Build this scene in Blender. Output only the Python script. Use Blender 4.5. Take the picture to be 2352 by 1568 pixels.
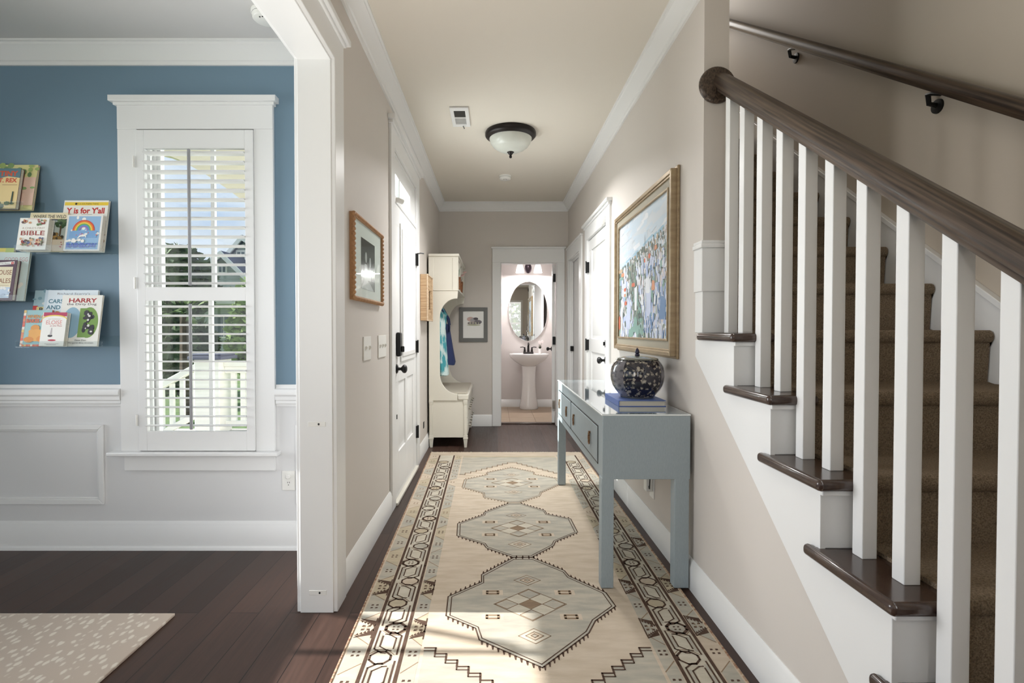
import bpy, bmesh, math, random
from mathutils import Vector, Matrix
R = math.radians
for o in list(bpy.data.objects):
    bpy.data.objects.remove(o, do_unlink=True)
scene = bpy.context.scene
COL = scene.collection

# ------------------------------------------------------------------ camera
cam_d = bpy.data.cameras.new('camera')
cam = bpy.data.objects.new('camera', cam_d); COL.objects.link(cam)
cam.location = (0, 0, 1.18)
cam.rotation_euler = (R(89.0), 0, 0)
cam_d.sensor_width = 36.0
cam_d.lens = 1210.0 / 2352.0 * 36.0
cam_d.shift_x = (1176 - 1135) / 2352.0
cam_d.shift_y = -4.9 / 2352.0
cam_d.clip_start = 0.05; cam_d.clip_end = 300
scene.camera = cam
vs = scene.view_settings
vs.view_transform = 'Standard'; vs.look = 'None'; vs.gamma = 1.0
vs.use_curve_mapping = False
vs.exposure = 0.18

# ------------------------------------------------------------------ sky
w = bpy.data.worlds.new('sky'); scene.world = w; w.use_nodes = True
nt = w.node_tree; nt.nodes.clear()
tc = nt.nodes.new('ShaderNodeTexCoord')
mp = nt.nodes.new('ShaderNodeMapping'); mp.inputs['Scale'].default_value = (2.2, 2.2, 4.5)
mp.inputs['Location'].default_value = (0.35, 0.2, 0.0)
nz = nt.nodes.new('ShaderNodeTexNoise'); nz.inputs['Scale'].default_value = 1.6
nz.inputs['Detail'].default_value = 7; nz.inputs['Roughness'].default_value = 0.62
cr = nt.nodes.new('ShaderNodeValToRGB')
cr.color_ramp.elements[0].position = 0.36; cr.color_ramp.elements[0].color = (0.30, 0.50, 0.86, 1)
cr.color_ramp.elements[1].position = 0.68; cr.color_ramp.elements[1].color = (1.0, 1.0, 1.0, 1)
sep = nt.nodes.new('ShaderNodeSeparateXYZ')
hz = nt.nodes.new('ShaderNodeMapRange'); hz.inputs['From Min'].default_value = 0.0
hz.inputs['From Max'].default_value = 0.32
mx = nt.nodes.new('ShaderNodeMix'); mx.data_type = 'RGBA'; mx.inputs[6].default_value = (0.95, 0.97, 1.0, 1)
bg = nt.nodes.new('ShaderNodeBackground'); bg.inputs['Strength'].default_value = 0.95
wo = nt.nodes.new('ShaderNodeOutputWorld')
nt.links.new(tc.outputs['Generated'], mp.inputs['Vector']); nt.links.new(mp.outputs[0], nz.inputs['Vector'])
nt.links.new(nz.outputs['Fac'], cr.inputs['Fac']); nt.links.new(tc.outputs['Generated'], sep.inputs[0])
nt.links.new(sep.outputs['Z'], hz.inputs['Value']); nt.links.new(hz.outputs[0], mx.inputs[0])
nt.links.new(cr.outputs[0], mx.inputs[7]); nt.links.new(mx.outputs[2], bg.inputs['Color'])
nt.links.new(bg.outputs[0], wo.inputs[0])

# ------------------------------------------------------------------ sun, daylight and added fills
def sun(energy, direction, angle, color):
    d = bpy.data.lights.new('sun', 'SUN'); d.energy = energy; d.angle = angle; d.color = color
    o = bpy.data.objects.new('sun', d); COL.objects.link(o)
    o.rotation_euler = Vector(direction).to_track_quat('-Z', 'Y').to_euler(); o.location = (-6, 2, 6)
    return o
sun(9.2, (1.0, -0.015, -0.60), R(0.6), (1.0, 0.975, 0.94))
def area(name, loc, direction, sx, sy, power, color=(1, 1, 1), spread=180):
    d = bpy.data.lights.new(name, 'AREA'); d.shape = 'RECTANGLE'; d.size = sx; d.size_y = sy
    d.energy = power; d.color = color; d.spread = R(spread)
    o = bpy.data.objects.new(name, d); COL.objects.link(o); o.location = loc
    o.rotation_euler = Vector(direction).to_track_quat('-Z', 'Y').to_euler()
    return o
area('daylight_side_window', (-2.93, 1.98, 1.45), (1, 0.0, 0), 1.3, 1.5, 17, (0.97, 0.985, 1.0), 85)
area('daylight_back_window', (-1.5, -3.12, 1.45), (0, 1, 0), 2.2, 1.7, 52, (1.0, 0.99, 0.98))
area('daylight_rear_window', (0.62, -3.12, 1.45), (0, 1, 0), 0.7, 1.5, 2, (1.0, 0.98, 0.95))
area('daylight_door_glass', (-1.02, 4.06, 1.55), (1, 0.0, -0.05), 1.0, 1.1, 32, (0.92, 0.96, 1.0))
area('porch_bounce_fill', (-1.20, 4.06, 0.35), (0.45, 0, 1), 1.0, 0.6, 6, (1.0, 0.98, 0.94))  # added fill standing in for light off the porch floor
area('rug_bounce_fill', (-0.25, 1.22, 0.06), (0, 0.12, 1), 0.9, 0.9, 6, (1.0, 0.975, 0.93), 70)  # added fill below the view, imitates sun bounced off the rug
area('entry_uplight_fill', (-0.1, -1.7, 1.5), (0, 0.5, 1), 0.5, 0.5, 14, (1.0, 0.98, 0.95), 110)  # unseen uplight added to brighten the ceiling, no lamp stands here
area('hall_ceiling_fill', (0.129, 4.165, 2.52), (0, 0, -1), 0.3, 0.3, 26, (1.0, 0.99, 0.98), 152)  # light added under the bowl, the fixture itself is unlit
area('daylight_upstairs', (1.45, 6.2, 5.0), (0, -0.6, -1), 0.6, 1.0, 42, (1.0, 0.99, 0.95))

# ------------------------------------------------------------------ colour and materials
def lin(c):
    out = []
    for v in c[:3]:
        v = v / 255.0
        out.append(v / 12.92 if v <= 0.04045 else ((v + 0.055) / 1.055) ** 2.4)
    return (out[0], out[1], out[2], 1.0)
def mat(name, c, rough=0.5, metal=0.0, noise=None, bump=None, coat=0.0, spec=0.5, turn=None):
    m = bpy.data.materials.new(name); m.use_nodes = True
    n = m.node_tree; b = n.nodes['Principled BSDF']
    b.inputs['Base Color'].default_value = lin(c); b.inputs['Roughness'].default_value = rough
    b.inputs['Metallic'].default_value = metal; b.inputs['Coat Weight'].default_value = coat
    b.inputs['Specular IOR Level'].default_value = spec
    if noise or bump:
        t = n.nodes.new('ShaderNodeTexCoord')
    if noise:
        s, c2, amt = noise[0], noise[1], noise[2]
        mpp = n.nodes.new('ShaderNodeMapping')
        mpp.inputs['Scale'].default_value = s if isinstance(s, tuple) else (s, s, s)
        x = n.nodes.new('ShaderNodeTexNoise'); x.inputs['Scale'].default_value = 1.0; x.inputs['Detail'].default_value = 4
        mr = n.nodes.new('ShaderNodeMapRange'); mr.inputs['From Min'].default_value = 0.35; mr.inputs['From Max'].default_value = 0.65
        mr.inputs['To Max'].default_value = amt
        k = n.nodes.new('ShaderNodeMix'); k.data_type = 'RGBA'
        k.inputs[6].default_value = lin(c); k.inputs[7].default_value = lin(c2)
        src = t.outputs['Object']
        if turn:
            pre = n.nodes.new('ShaderNodeMapping'); pre.inputs['Rotation'].default_value = turn
            n.links.new(src, pre.inputs[0]); src = pre.outputs[0]
        n.links.new(src, mpp.inputs[0]); n.links.new(mpp.outputs[0], x.inputs['Vector'])
        n.links.new(x.outputs['Fac'], mr.inputs['Value']); n.links.new(mr.outputs[0], k.inputs[0])
        n.links.new(k.outputs[2], b.inputs['Base Color'])
    if bump:
        s, st, dist = bump
        mpp = n.nodes.new('ShaderNodeMapping')
        mpp.inputs['Scale'].default_value = s if isinstance(s, tuple) else (s, s, s)
        x = n.nodes.new('ShaderNodeTexNoise'); x.inputs['Scale'].default_value = 1.0; x.inputs['Detail'].default_value = 3
        bp = n.nodes.new('ShaderNodeBump'); bp.inputs['Strength'].default_value = st; bp.inputs['Distance'].default_value = dist
        n.links.new(t.outputs['Object'], mpp.inputs[0]); n.links.new(mpp.outputs[0], x.inputs['Vector'])
        n.links.new(x.outputs['Fac'], bp.inputs['Height']); n.links.new(bp.outputs[0], b.inputs['Normal'])
    return m
def emis(name, c, strength, base=(255, 255, 255)):
    m = mat(name, base, 0.3); b = m.node_tree.nodes['Principled BSDF']
    b.inputs['Emission Color'].default_value = lin(c); b.inputs['Emission Strength'].default_value = strength
    return m
def clear(name, tint=(255, 255, 255), gloss=0.06, rough=0.02):
    m = bpy.data.materials.new(name); m.use_nodes = True; n = m.node_tree; n.nodes.clear()
    a = n.nodes.new('ShaderNodeBsdfTransparent'); a.inputs[0].default_value = lin(tint)
    g = n.nodes.new('ShaderNodeBsdfGlossy'); g.inputs['Roughness'].default_value = rough
    k = n.nodes.new('ShaderNodeMixShader'); k.inputs[0].default_value = gloss
    o = n.nodes.new('ShaderNodeOutputMaterial')
    n.links.new(a.outputs[0], k.inputs[1]); n.links.new(g.outputs[0], k.inputs[2]); n.links.new(k.outputs[0], o.inputs[0])
    return m
def wood_planks():
    m = bpy.data.materials.new('dark_hardwood_planks'); m.use_nodes = True; n = m.node_tree; b = n.nodes['Principled BSDF']
    t = n.nodes.new('ShaderNodeTexCoord')
    mp1 = n.nodes.new('ShaderNodeMapping'); mp1.inputs['Rotation'].default_value = (0, 0, R(90))
    br = n.nodes.new('ShaderNodeTexBrick'); br.offset = 0.37; br.squash = 1.0
    br.inputs['Scale'].default_value = 1.0; br.inputs['Brick Width'].default_value = 1.35; br.inputs['Row Height'].default_value = 0.127
    br.inputs['Mortar Size'].default_value = 0.0016; br.inputs['Mortar Smooth'].default_value = 0.1; br.inputs['Bias'].default_value = 0.0
    br.inputs['Color1'].default_value = lin((54, 39, 34)); br.inputs['Color2'].default_value = lin((78, 58, 50)); br.inputs['Mortar'].default_value = lin((26, 18, 16))
    mp2 = n.nodes.new('ShaderNodeMapping'); mp2.inputs['Scale'].default_value = (34, 2.2, 10)
    gn = n.nodes.new('ShaderNodeTexNoise'); gn.inputs['Scale'].default_value = 2.0; gn.inputs['Detail'].default_value = 8; gn.inputs['Distortion'].default_value = 0.6
    k = n.nodes.new('ShaderNodeMix'); k.data_type = 'RGBA'; k.blend_type = 'MULTIPLY'; k.inputs[0].default_value = 0.55
    rr = n.nodes.new('ShaderNodeMapRange'); rr.inputs['From Min'].default_value = 0.3; rr.inputs['From Max'].default_value = 0.7
    rr.inputs['To Min'].default_value = 0.55; rr.inputs['To Max'].default_value = 1.25
    r2 = n.nodes.new('ShaderNodeMapRange'); r2.inputs['To Min'].default_value = 0.28; r2.inputs['To Max'].default_value = 0.48
    bp = n.nodes.new('ShaderNodeBump'); bp.inputs['Strength'].default_value = 0.25; bp.inputs['Distance'].default_value = 0.002
    n.links.new(t.outputs['Object'], mp1.inputs[0]); n.links.new(mp1.outputs[0], br.inputs['Vector'])
    n.links.new(t.outputs['Object'], mp2.inputs[0]); n.links.new(mp2.outputs[0], gn.inputs['Vector'])
    n.links.new(gn.outputs['Fac'], rr.inputs['Value']); n.links.new(br.outputs['Color'], k.inputs[6]); n.links.new(rr.outputs[0], k.inputs[7])
    n.links.new(k.outputs[2], b.inputs['Base Color']); n.links.new(gn.outputs['Fac'], r2.inputs['Value']); n.links.new(r2.outputs[0], b.inputs['Roughness'])
    b.inputs['Specular IOR Level'].default_value = 0.28
    n.links.new(br.outputs['Fac'], bp.inputs['Height']); bp.invert = True; n.links.new(bp.outputs[0], b.inputs['Normal'])
    return m
def voro_mat(name, c1, c2, scale, thr, rough=0.6, distort=0.35, soft=0.08, nscale=3.0, coat=0.0):
    """c2 patches (around scattered cell centres, ragged by noise) on a c1 ground"""
    m = mat(name, c1, rough, coat=coat); n = m.node_tree; b = n.nodes['Principled BSDF']
    t = n.nodes.new('ShaderNodeTexCoord')
    mpp = n.nodes.new('ShaderNodeMapping'); mpp.inputs['Scale'].default_value = scale if isinstance(scale, tuple) else (scale,) * 3
    nn = n.nodes.new('ShaderNodeTexNoise'); nn.inputs['Scale'].default_value = nscale; nn.inputs['Detail'].default_value = 4
    ad = n.nodes.new('ShaderNodeMix'); ad.data_type = 'RGBA'; ad.blend_type = 'ADD'; ad.inputs[0].default_value = distort
    vo = n.nodes.new('ShaderNodeTexVoronoi'); vo.inputs['Scale'].default_value = 1.0
    mr = n.nodes.new('ShaderNodeMapRange'); mr.inputs['From Min'].default_value = thr; mr.inputs['From Max'].default_value = thr + soft
    mr.inputs['To Min'].default_value = 1.0; mr.inputs['To Max'].default_value = 0.0
    k = n.nodes.new('ShaderNodeMix'); k.data_type = 'RGBA'; k.inputs[6].default_value = lin(c1); k.inputs[7].default_value = lin(c2)
    n.links.new(t.outputs['Object'], mpp.inputs[0]); n.links.new(mpp.outputs[0], nn.inputs['Vector'])
    n.links.new(mpp.outputs[0], ad.inputs[6]); n.links.new(nn.outputs['Color'], ad.inputs[7])
    n.links.new(ad.outputs[2], vo.inputs['Vector']); n.links.new(vo.outputs['Distance'], mr.inputs['Value'])
    n.links.new(mr.outputs[0], k.inputs[0]); n.links.new(k.outputs[2], b.inputs['Base Color'])
    return m

M = {}
M['white'] = mat('white_trim_paint', (236, 236, 235), 0.35)
M['rod'] = mat('backlit_tilt_rod', (150, 150, 153), 0.4)  # grey puts the rod's backlit shade into its colour
M['wains'] = mat('wainscot_paint', (226, 226, 226), 0.45)
M['blue'] = mat('slate_blue_wall_paint', (114, 140, 158), 0.6, bump=(180, 0.08, 0.002))
M['greige'] = mat('warm_greige_wall_paint', (213, 206, 199), 0.6, bump=(180, 0.06, 0.002))
M['greige_shaded'] = mat('shaded_greige_wall_paint', (192, 181, 166), 0.6, bump=(180, 0.06, 0.002))  # the hall greige, darkened to put stairwell shade into the colour
M['ceilw'] = mat('room_ceiling_paint', (216, 214, 212), 0.7)
M['ceilb'] = mat('hall_ceiling_paint', (229, 222, 210), 0.7)
M['pink'] = mat('powder_room_wall_paint', (214, 208, 205), 0.6)
M['floor'] = wood_planks()
M['darkwood'] = mat('dark_stained_oak', (44, 34, 29), 0.34, noise=((150, 3.2, 120), (100, 83, 68), 0.75), coat=0.1, turn=(R(-35.4), 0, 0))
M['tread'] = mat('dark_stained_tread_wood', (58, 42, 36), 0.24, noise=((60, 14, 60), (84, 66, 54), 0.5), coat=0.3)
M['bronze'] = mat('oil_rubbed_bronze', (38, 33, 32), 0.35, metal=0.6)
M['black'] = mat('matte_black_metal', (22, 22, 23), 0.4, metal=0.3)
M['antbrass'] = mat('antique_bronze_pulls', (128, 98, 72), 0.35, metal=0.8)
M['steel'] = mat('brushed_steel', (170, 165, 155), 0.3, metal=0.9)
M['carpet'] = mat('brown_stair_carpet', (160, 142, 120), 0.95, noise=(230, (106, 90, 73), 0.8), bump=(260, 0.8, 0.012), spec=0.1)
M['glass'] = clear('window_glass', (250, 253, 252), 0.05)
M['acrylic'] = clear('clear_acrylic', (251, 253, 253), 0.07, 0.05)
M['mirror'] = mat('mirror_silver', (240, 242, 242), 0.01, metal=1.0)
M['ceram'] = mat('white_ceramic', (236, 234, 232), 0.12, coat=0.5)
M['frost'] = mat('frosted_white_glass', (212, 214, 206), 0.25)
M['shade'] = emis('lit_frosted_glass', (255, 248, 244), 1.3)
M['cream'] = mat('cream_painted_wood', (222, 218, 206), 0.4)
M['plate'] = mat('white_plastic', (238, 237, 232), 0.35)
M['tile'] = mat('beige_floor_tile', (176, 156, 134), 0.4, noise=(6, (160, 140, 118), 0.6))
M['grout'] = mat('tile_grout', (140, 122, 104), 0.8)
M['tan'] = mat('woven_natural_fibre', (206, 178, 142), 0.8, noise=((4, 4, 130), (164, 128, 92), 0.9), bump=((4, 4, 150), 0.6, 0.004))
M['brownbask'] = mat('brown_wicker', (150, 98, 60), 0.8, noise=((60, 60, 90), (92, 56, 34), 0.8), bump=(120, 0.6, 0.004))
M['oak'] = mat('light_oak_frame', (190, 146, 104), 0.5, noise=((30, 30, 6), (160, 116, 78), 0.6))
M['greyframe'] = mat('grey_painted_frame', (108, 108, 106), 0.45)
M['paper'] = mat('mat_board', (240, 239, 236), 0.7)
M['gold'] = mat('antique_champagne_gilt', (176, 156, 126), 0.38, metal=0.45, noise=((8, 8, 40), (140, 120, 96), 0.6))
M['liner'] = mat('grey_linen_liner', (168, 160, 142), 0.6)
M['console'] = mat('grey_blue_grasscloth', (158, 170, 175), 0.42, noise=((420, 420, 60), (148, 160, 166), 0.8), bump=((420, 420, 60), 0.12, 0.0006))
M['consedge'] = mat('lit_glass_edge', (236, 240, 240), 0.15)  # pale tone paints the lit rim of the glass top
M['navy'] = mat('navy_cloth', (44, 56, 98), 0.85, bump=(140, 0.3, 0.002))
M['teal'] = voro_mat('teal_batik_cloth', (208, 226, 224), (72, 158, 168), (16, 16, 9), 0.42, 0.85, 0.9, 0.25, 2.0)
M['cobalt'] = mat('blue_book_cloth', (104, 128, 194), 0.45)
M['pages'] = mat('book_page_edges', (226, 220, 206), 0.8, noise=((2, 2, 600), (190, 184, 170), 0.6))

# ------------------------------------------------------------------ mesh building helpers
class MB:
    def __init__(s): s.v = []; s.f = []; s.m = []; s.n = 0
    def add(s, vs_, fs, m=0):
        o = len(s.v); s.v.extend([tuple(p) for p in vs_])
        for f in fs: s.f.append([i + o for i in f]); s.m.append(m)
        return s
    def box(s, x0, x1, y0, y1, z0, z1, m=0):
        s.n += 1; e = (s.n % 11) * 4e-5
        if x0 > x1: x0, x1 = x1, x0
        x0 -= e; x1 += e; y0 -= e; y1 += e; z0 -= e; z1 += e
        return s.add([(x0, y0, z0), (x1, y0, z0), (x1, y1, z0), (x0, y1, z0), (x0, y0, z1), (x1, y0, z1), (x1, y1, z1), (x0, y1, z1)],
                     [(3, 2, 1, 0), (4, 5, 6, 7), (0, 1, 5, 4), (1, 2, 6, 5), (2, 3, 7, 6), (3, 0, 4, 7)], m)
    def prism(s, pts, axis, a0, a1, m=0):
        """pts: polygon in the two axes other than `axis` (in xyz order), swept from a0 to a1"""
        def P(p, a):
            return {'x': (a, p[0], p[1]), 'y': (p[0], a, p[1]), 'z': (p[0], p[1], a)}[axis]
        n = len(pts)
        return s.add([P(p, a0) for p in pts] + [P(p, a1) for p in pts],
                     [list(range(n))[::-1], [n + i for i in range(n)]] + [(i, (i + 1) % n, n + (i + 1) % n, n + i) for i in range(n)], m)
    def flat(s, pts, fn, m=0):
        """one flat polygon; fn maps a 2d point to 3d"""
        return s.add([fn(*p) for p in pts], [list(range(len(pts)))], m)
    def lathe(s, prof, c=(0, 0, 0), seg=32, m=0, sx=1.0, sy=1.0, axis='z', mfn=None):
        n = len(prof); V = []
        for (r, h) in prof:
            for k in range(seg):
                a = 2 * math.pi * k / seg; p = (r * math.cos(a) * sx, r * math.sin(a) * sy, h)
                if axis == 'y': p = (p[0], p[2], p[1])
                if axis == 'x': p = (p[2], p[0], p[1])
                V.append((c[0] + p[0], c[1] + p[1], c[2] + p[2]))
        o = len(s.v); s.v.extend(V)
        for i in range(n - 1):
            for k in range(seg):
                k2 = (k + 1) % seg
                s.f.append([o + i * seg + k, o + i * seg + k2, o + (i + 1) * seg + k2, o + (i + 1) * seg + k])
                s.m.append(mfn(i, k) if mfn else m)
        for i, rv in ((0, True), (n - 1, False)):
            if prof[i][0] > 1e-5:
                f = [o + i * seg + k for k in range(seg)]; s.f.append(f[::-1] if rv else f); s.m.append(m)
        return s
    def tube(s, pts, r, seg=10, m=0, closed=False):
        P = [Vector(p) for p in pts]; n = len(P); rings = []
        up = Vector((0, 0, 1))
        for i in range(n):
            if closed: d = P[(i + 1) % n] - P[i - 1]
            else: d = P[min(i + 1, n - 1)] - P[max(i - 1, 0)]
            d.normalize()
            u = up if abs(d.dot(up)) < 0.95 else Vector((1, 0, 0))
            a = d.cross(u).normalized(); b = a.cross(d).normalized()
            rr = r[i] if isinstance(r, (list, tuple)) else r
            rings.append([P[i] + a * math.cos(2 * math.pi * k / seg) * rr + b * math.sin(2 * math.pi * k / seg) * rr for k in range(seg)])
        o = len(s.v)
        for g in rings: s.v.extend([tuple(p) for p in g])
        for i in range(n if closed else n - 1):
            j = (i + 1) % n
            for k in range(seg):
                s.f.append([o + i * seg + k, o + i * seg + (k + 1) % seg, o + j * seg + (k + 1) % seg, o + j * seg + k]); s.m.append(m)
        if not closed:
            s.f.append([o + k for k in range(seg)][::-1]); s.m.append(m)
            s.f.append([o + (n - 1) * seg + k for k in range(seg)]); s.m.append(m)
        return s
    def ball(s, c, rx, ry=None, rz=None, m=0, seg=16, rings=9):
        ry = ry or rx; rz = rz or rx
        prof = [(max(math.sin(math.pi * i / rings), 1e-6), -math.cos(math.pi * i / rings)) for i in range(rings + 1)]
        o = len(s.v); s.lathe(prof, (0, 0, 0), seg, m)
        for i in range(o, len(s.v)):
            p = s.v[i]; s.v[i] = (c[0] + p[0] * rx, c[1] + p[1] * ry, c[2] + p[2] * rz)
        return s
    def loft(s, rings, m=0):
        n = len(rings[0]); o = len(s.v)
        for g in rings: s.v.extend([tuple(p) for p in g])
        for i in range(len(rings) - 1):
            for k in range(n):
                s.f.append([o + i * n + k, o + i * n + (k + 1) % n, o + (i + 1) * n + (k + 1) % n, o + (i + 1) * n + k]); s.m.append(m)
        s.f.append([o + k for k in range(n)][::-1]); s.m.append(m)
        s.f.append([o + (len(rings) - 1) * n + k for k in range(n)]); s.m.append(m)
        return s
    def sweep(s, path, prof, m=0, closed=False):
        """profile (out, up) carried along a horizontal path, out = left of travel, mitred; path points (x, y, z)"""
        n = len(path); rings = []
        for i in range(n):
            p = Vector(path[i][:2])
            a = Vector(path[i - 1][:2]) if (closed or i > 0) else None
            b = Vector(path[(i + 1) % n][:2]) if (closed or i < n - 1) else None
            d1 = (p - a).normalized() if a is not None else (b - p).normalized()
            d2 = (b - p).normalized() if b is not None else d1
            n1 = Vector((-d1.y, d1.x)); n2 = Vector((-d2.y, d2.x)); mt = (n1 + n2)
            mt = mt / max(mt.dot(n1), 1e-4)
            rings.append([(p.x + mt.x * q[0], p.y + mt.y * q[0], path[i][2] + q[1]) for q in prof])
        k = len(prof); o = len(s.v)
        for g in rings: s.v.extend(g)
        for i in range(n if closed else n - 1):
            j = (i + 1) % n
            for q in range(k):
                s.f.append([o + i * k + q, o + i * k + (q + 1) % k, o + j * k + (q + 1) % k, o + j * k + q]); s.m.append(m)
        if not closed:
            s.f.append([o + q for q in range(k)][::-1]); s.m.append(m)
            s.f.append([o + (n - 1) * k + q for q in range(k)]); s.m.append(m)
        return s
    def text(s, body, fn, cx, cy, h=None, wd=None, m=0, shear=0.0, bold=0.0):
        vs2, fs = glyphs(body, bold)
        if not vs2: return s
        xs = [p[0] for p in vs2]; ys = [p[1] for p in vs2]
        W, Hh = max(xs) - min(xs), max(ys) - min(ys)
        sx = wd / W if wd else h / Hh; sy = h / Hh if h else sx
        x0, y0 = (max(xs) + min(xs)) / 2, (max(ys) + min(ys)) / 2
        return s.add([fn(cx + (p[0] - x0) * sx + shear * (p[1] - y0) * sy, cy + (p[1] - y0) * sy) for p in vs2], fs, m)
_gl = {}
def glyphs(body, bold=0.0):
    key = (body, bold)
    if key in _gl: return _gl[key]
    c = bpy.data.curves.new('lettering', 'FONT'); c.body = body; c.resolution_u = 3; c.offset = bold
    o = bpy.data.objects.new('lettering', c); COL.objects.link(o)
    bpy.context.view_layer.update()
    me = o.evaluated_get(bpy.context.evaluated_depsgraph_get()).to_mesh()
    r = ([(v.co.x, v.co.y) for v in me.vertices], [list(p.vertices) for p in me.polygons])
    o.evaluated_get(bpy.context.evaluated_depsgraph_get()).to_mesh_clear()
    bpy.data.objects.remove(o, do_unlink=True); bpy.data.curves.remove(c)
    _gl[key] = r
    return r
def origin_of(o):
    p = Vector((0, 0, 0))
    while o is not None: p += o.location; o = o.parent
    return p
def obj(name, mb, mats, parent=None, bevel=0.0, smooth=35, normals=True, seg=2):
    """links the collected shapes as ONE mesh object (vertices given in world space)"""
    if not isinstance(mats, (list, tuple)): mats = [mats]
    me = bpy.data.meshes.new(name)
    off = origin_of(parent)
    if parent is None:
        xs = [p[0] for p in mb.v]; ys = [p[1] for p in mb.v]; zs = [p[2] for p in mb.v]
        off = Vector(((min(xs) + max(xs)) / 2, (min(ys) + max(ys)) / 2, min(zs)))
    me.from_pydata([(p[0] - off.x, p[1] - off.y, p[2] - off.z) for p in mb.v], [], mb.f)
    for m in mats: me.materials.append(M[m] if isinstance(m, str) else m)
    me.polygons.foreach_set('material_index', mb.m)
    if normals:
        b = bmesh.new(); b.from_mesh(me); bmesh.ops.recalc_face_normals(b, faces=b.faces); b.to_mesh(me); b.free()
    if smooth:
        me.polygons.foreach_set('use_smooth', [True] * len(me.polygons)); me.set_sharp_from_angle(angle=R(smooth))
    me.update()
    o = bpy.data.objects.new(name, me); COL.objects.link(o)
    if parent is not None: o.parent = parent
    else: o.location = off
    if bevel:
        k = o.modifiers.new('edge', 'BEVEL'); k.width = bevel; k.segments = seg; k.limit_method = 'ANGLE'; k.angle_limit = R(40)
        k.harden_normals = False
    return o
def tag(o, label=None, cat=None, group=None, kind=None):
    if label: o['label'] = label
    if cat: o['category'] = cat
    if group: o['group'] = group
    if kind: o['kind'] = kind
    return o
def thing(name, label, cat, loc=(0, 0, 0), group=None, kind=None):
    o = bpy.data.objects.new(name, None); COL.objects.link(o); o.location = loc; o.empty_display_size = 0.05
    return tag(o, label, cat, group, kind)
def struct(name, mb, mats, label=None, cat=None, bevel=0.0, parent=None, smooth=35):
    o = obj(name, mb, mats, parent, bevel, smooth)
    if parent is None: tag(o, label, cat, None, 'structure')
    return o
def copy_tree(o, parent=None):
    c = o.copy(); COL.objects.link(c)
    if parent is not None: c.parent = parent
    for ch in o.children: copy_tree(ch, c)
    return c
# ================================================================== THE SETTING
XL, XR, YF, CH, CL = -0.675, 0.905, 6.47, 2.735, 2.69      # hall walls, far wall, ceilings
XO = -0.805                                                # other side of the partition
YW = 2.83                                                  # window wall of the blue room
# floor
fl = MB(); fl.box(-3.15, 1.95, -3.3, 2.98, -0.12, 0.0); fl.box(XO, 1.95, 2.98, 6.66, -0.12, 0.0)
struct('floor', fl, 'floor', 'dark stained hardwood plank floor of the hall and blue room', 'floor')
tl = MB(); tl.box(0.0, 1.0, 6.66, 8.2, -0.12, 0.002, 1)
yy = 6.68
for j in range(4):
    for i in range(4):
        x0 = -0.13 + i * 0.335; y0 = yy + j * 0.40
        xa, xb, ya, yb = max(x0, 0.0), min(x0 + 0.33, 1.0), y0, min(y0 + 0.395, 8.2)
        if xb > xa + .01: tl.box(xa, xb, ya, yb, 0.002, 0.006, 0)
struct('floor_bathroom', tl, ['tile', 'grout'], 'beige square tile floor of the powder room', 'floor')
th = MB(); th.box(0.075, 0.775, 6.585, 6.68, 0.0, 0.014)
struct('trim_threshold', th, 'tread', 'dark wood threshold strip at the powder room door', 'trim', 0.004)

# ceilings
c1 = MB(); c1.box(XO, 1.95, -3.3, 2.30, CH, CH + .1); c1.box(XO, XR + .01, 2.30, 6.6, CH, CH + .1)
struct('ceiling_hall', c1, 'ceilb', 'beige painted hall ceiling', 'ceiling')
c2 = MB(); c2.box(-3.15, XO, -3.3, 2.98, CL, CL + .15)
struct('ceiling_room', c2, 'ceilw', 'grey white ceiling of the blue room', 'ceiling')
c3 = MB(); c3.box(XR, 1.95, 2.20, 7.2, 5.3, 5.4)
struct('ceiling_stairwell', c3, 'ceilb', 'ceiling high above the stairwell', 'ceiling')
c4 = MB(); c4.box(-0.1, 1.1, 6.59, 8.2, 2.6, 2.7)
struct('ceiling_bathroom', c4, 'ceilw', 'ceiling of the powder room', 'ceiling')

# window wall (blue above the chair rail, white below)
WX0, WX1, WZ0, WZ1 = -1.90, -1.27, 0.532, 2.245
ww = MB(); CR = 0.885
for z0, z1, k in ((0, CR, 1), (CR, CL + .1, 0)):
    ww.box(-3.15, WX0, YW, YW + .15, z0, z1, k); ww.box(WX1, XO, YW, YW + .15, z0, z1, k)
ww.box(WX0, WX1, YW, YW + .15, 0, WZ0, 1); ww.box(WX0, WX1, YW, YW + .15, WZ1, CL + .1, 0)
struct('wall_window', ww, ['blue', 'wains'], 'slate blue wall above white wainscot around the shuttered window', 'wall')
# side wall of the room, outside the frame, with two windows for the daylight
wl = MB(); X0, X1 = -3.15, -3.0
wl.box(X0, X1, -3.3, -2.3, 0, CL); wl.box(X0, X1, -2.3, 0.7, 0, .5); wl.box(X0, X1, -2.3, 0.7, 2.2, CL); wl.box(X0, X1, 0.7, 0.9, 0, CL)
wl.box(X0, X1, 0.9, 2.62, 0, 1.36); wl.box(X0, X1, 0.9, 2.62, 1.99, CL); wl.box(X0, X1, 2.62, 2.98, 0, CL)
struct('wall_room_side', wl, 'blue', 'slate blue side wall of the front room with windows', 'wall')
wm = MB(); wm.box(-3.09, -3.06, 1.93, 1.965, 1.36, 1.99); wm.tube([(-3.4, 2.35, 1.4), (-3.4, 2.08, 1.9), (-3.4, 1.98, 2.1)], .02, 8); wm.box(-3.09, -3.06, -0.93, -0.87, .5, 2.2)  # slanting tube is a branch outside, there for its shadow
struct('window_3', wm, 'white', 'window bars in the side wall of the blue room and an unseen branch outside', 'window')
wb = MB(); Y0, Y1 = -3.3, -3.18
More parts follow.
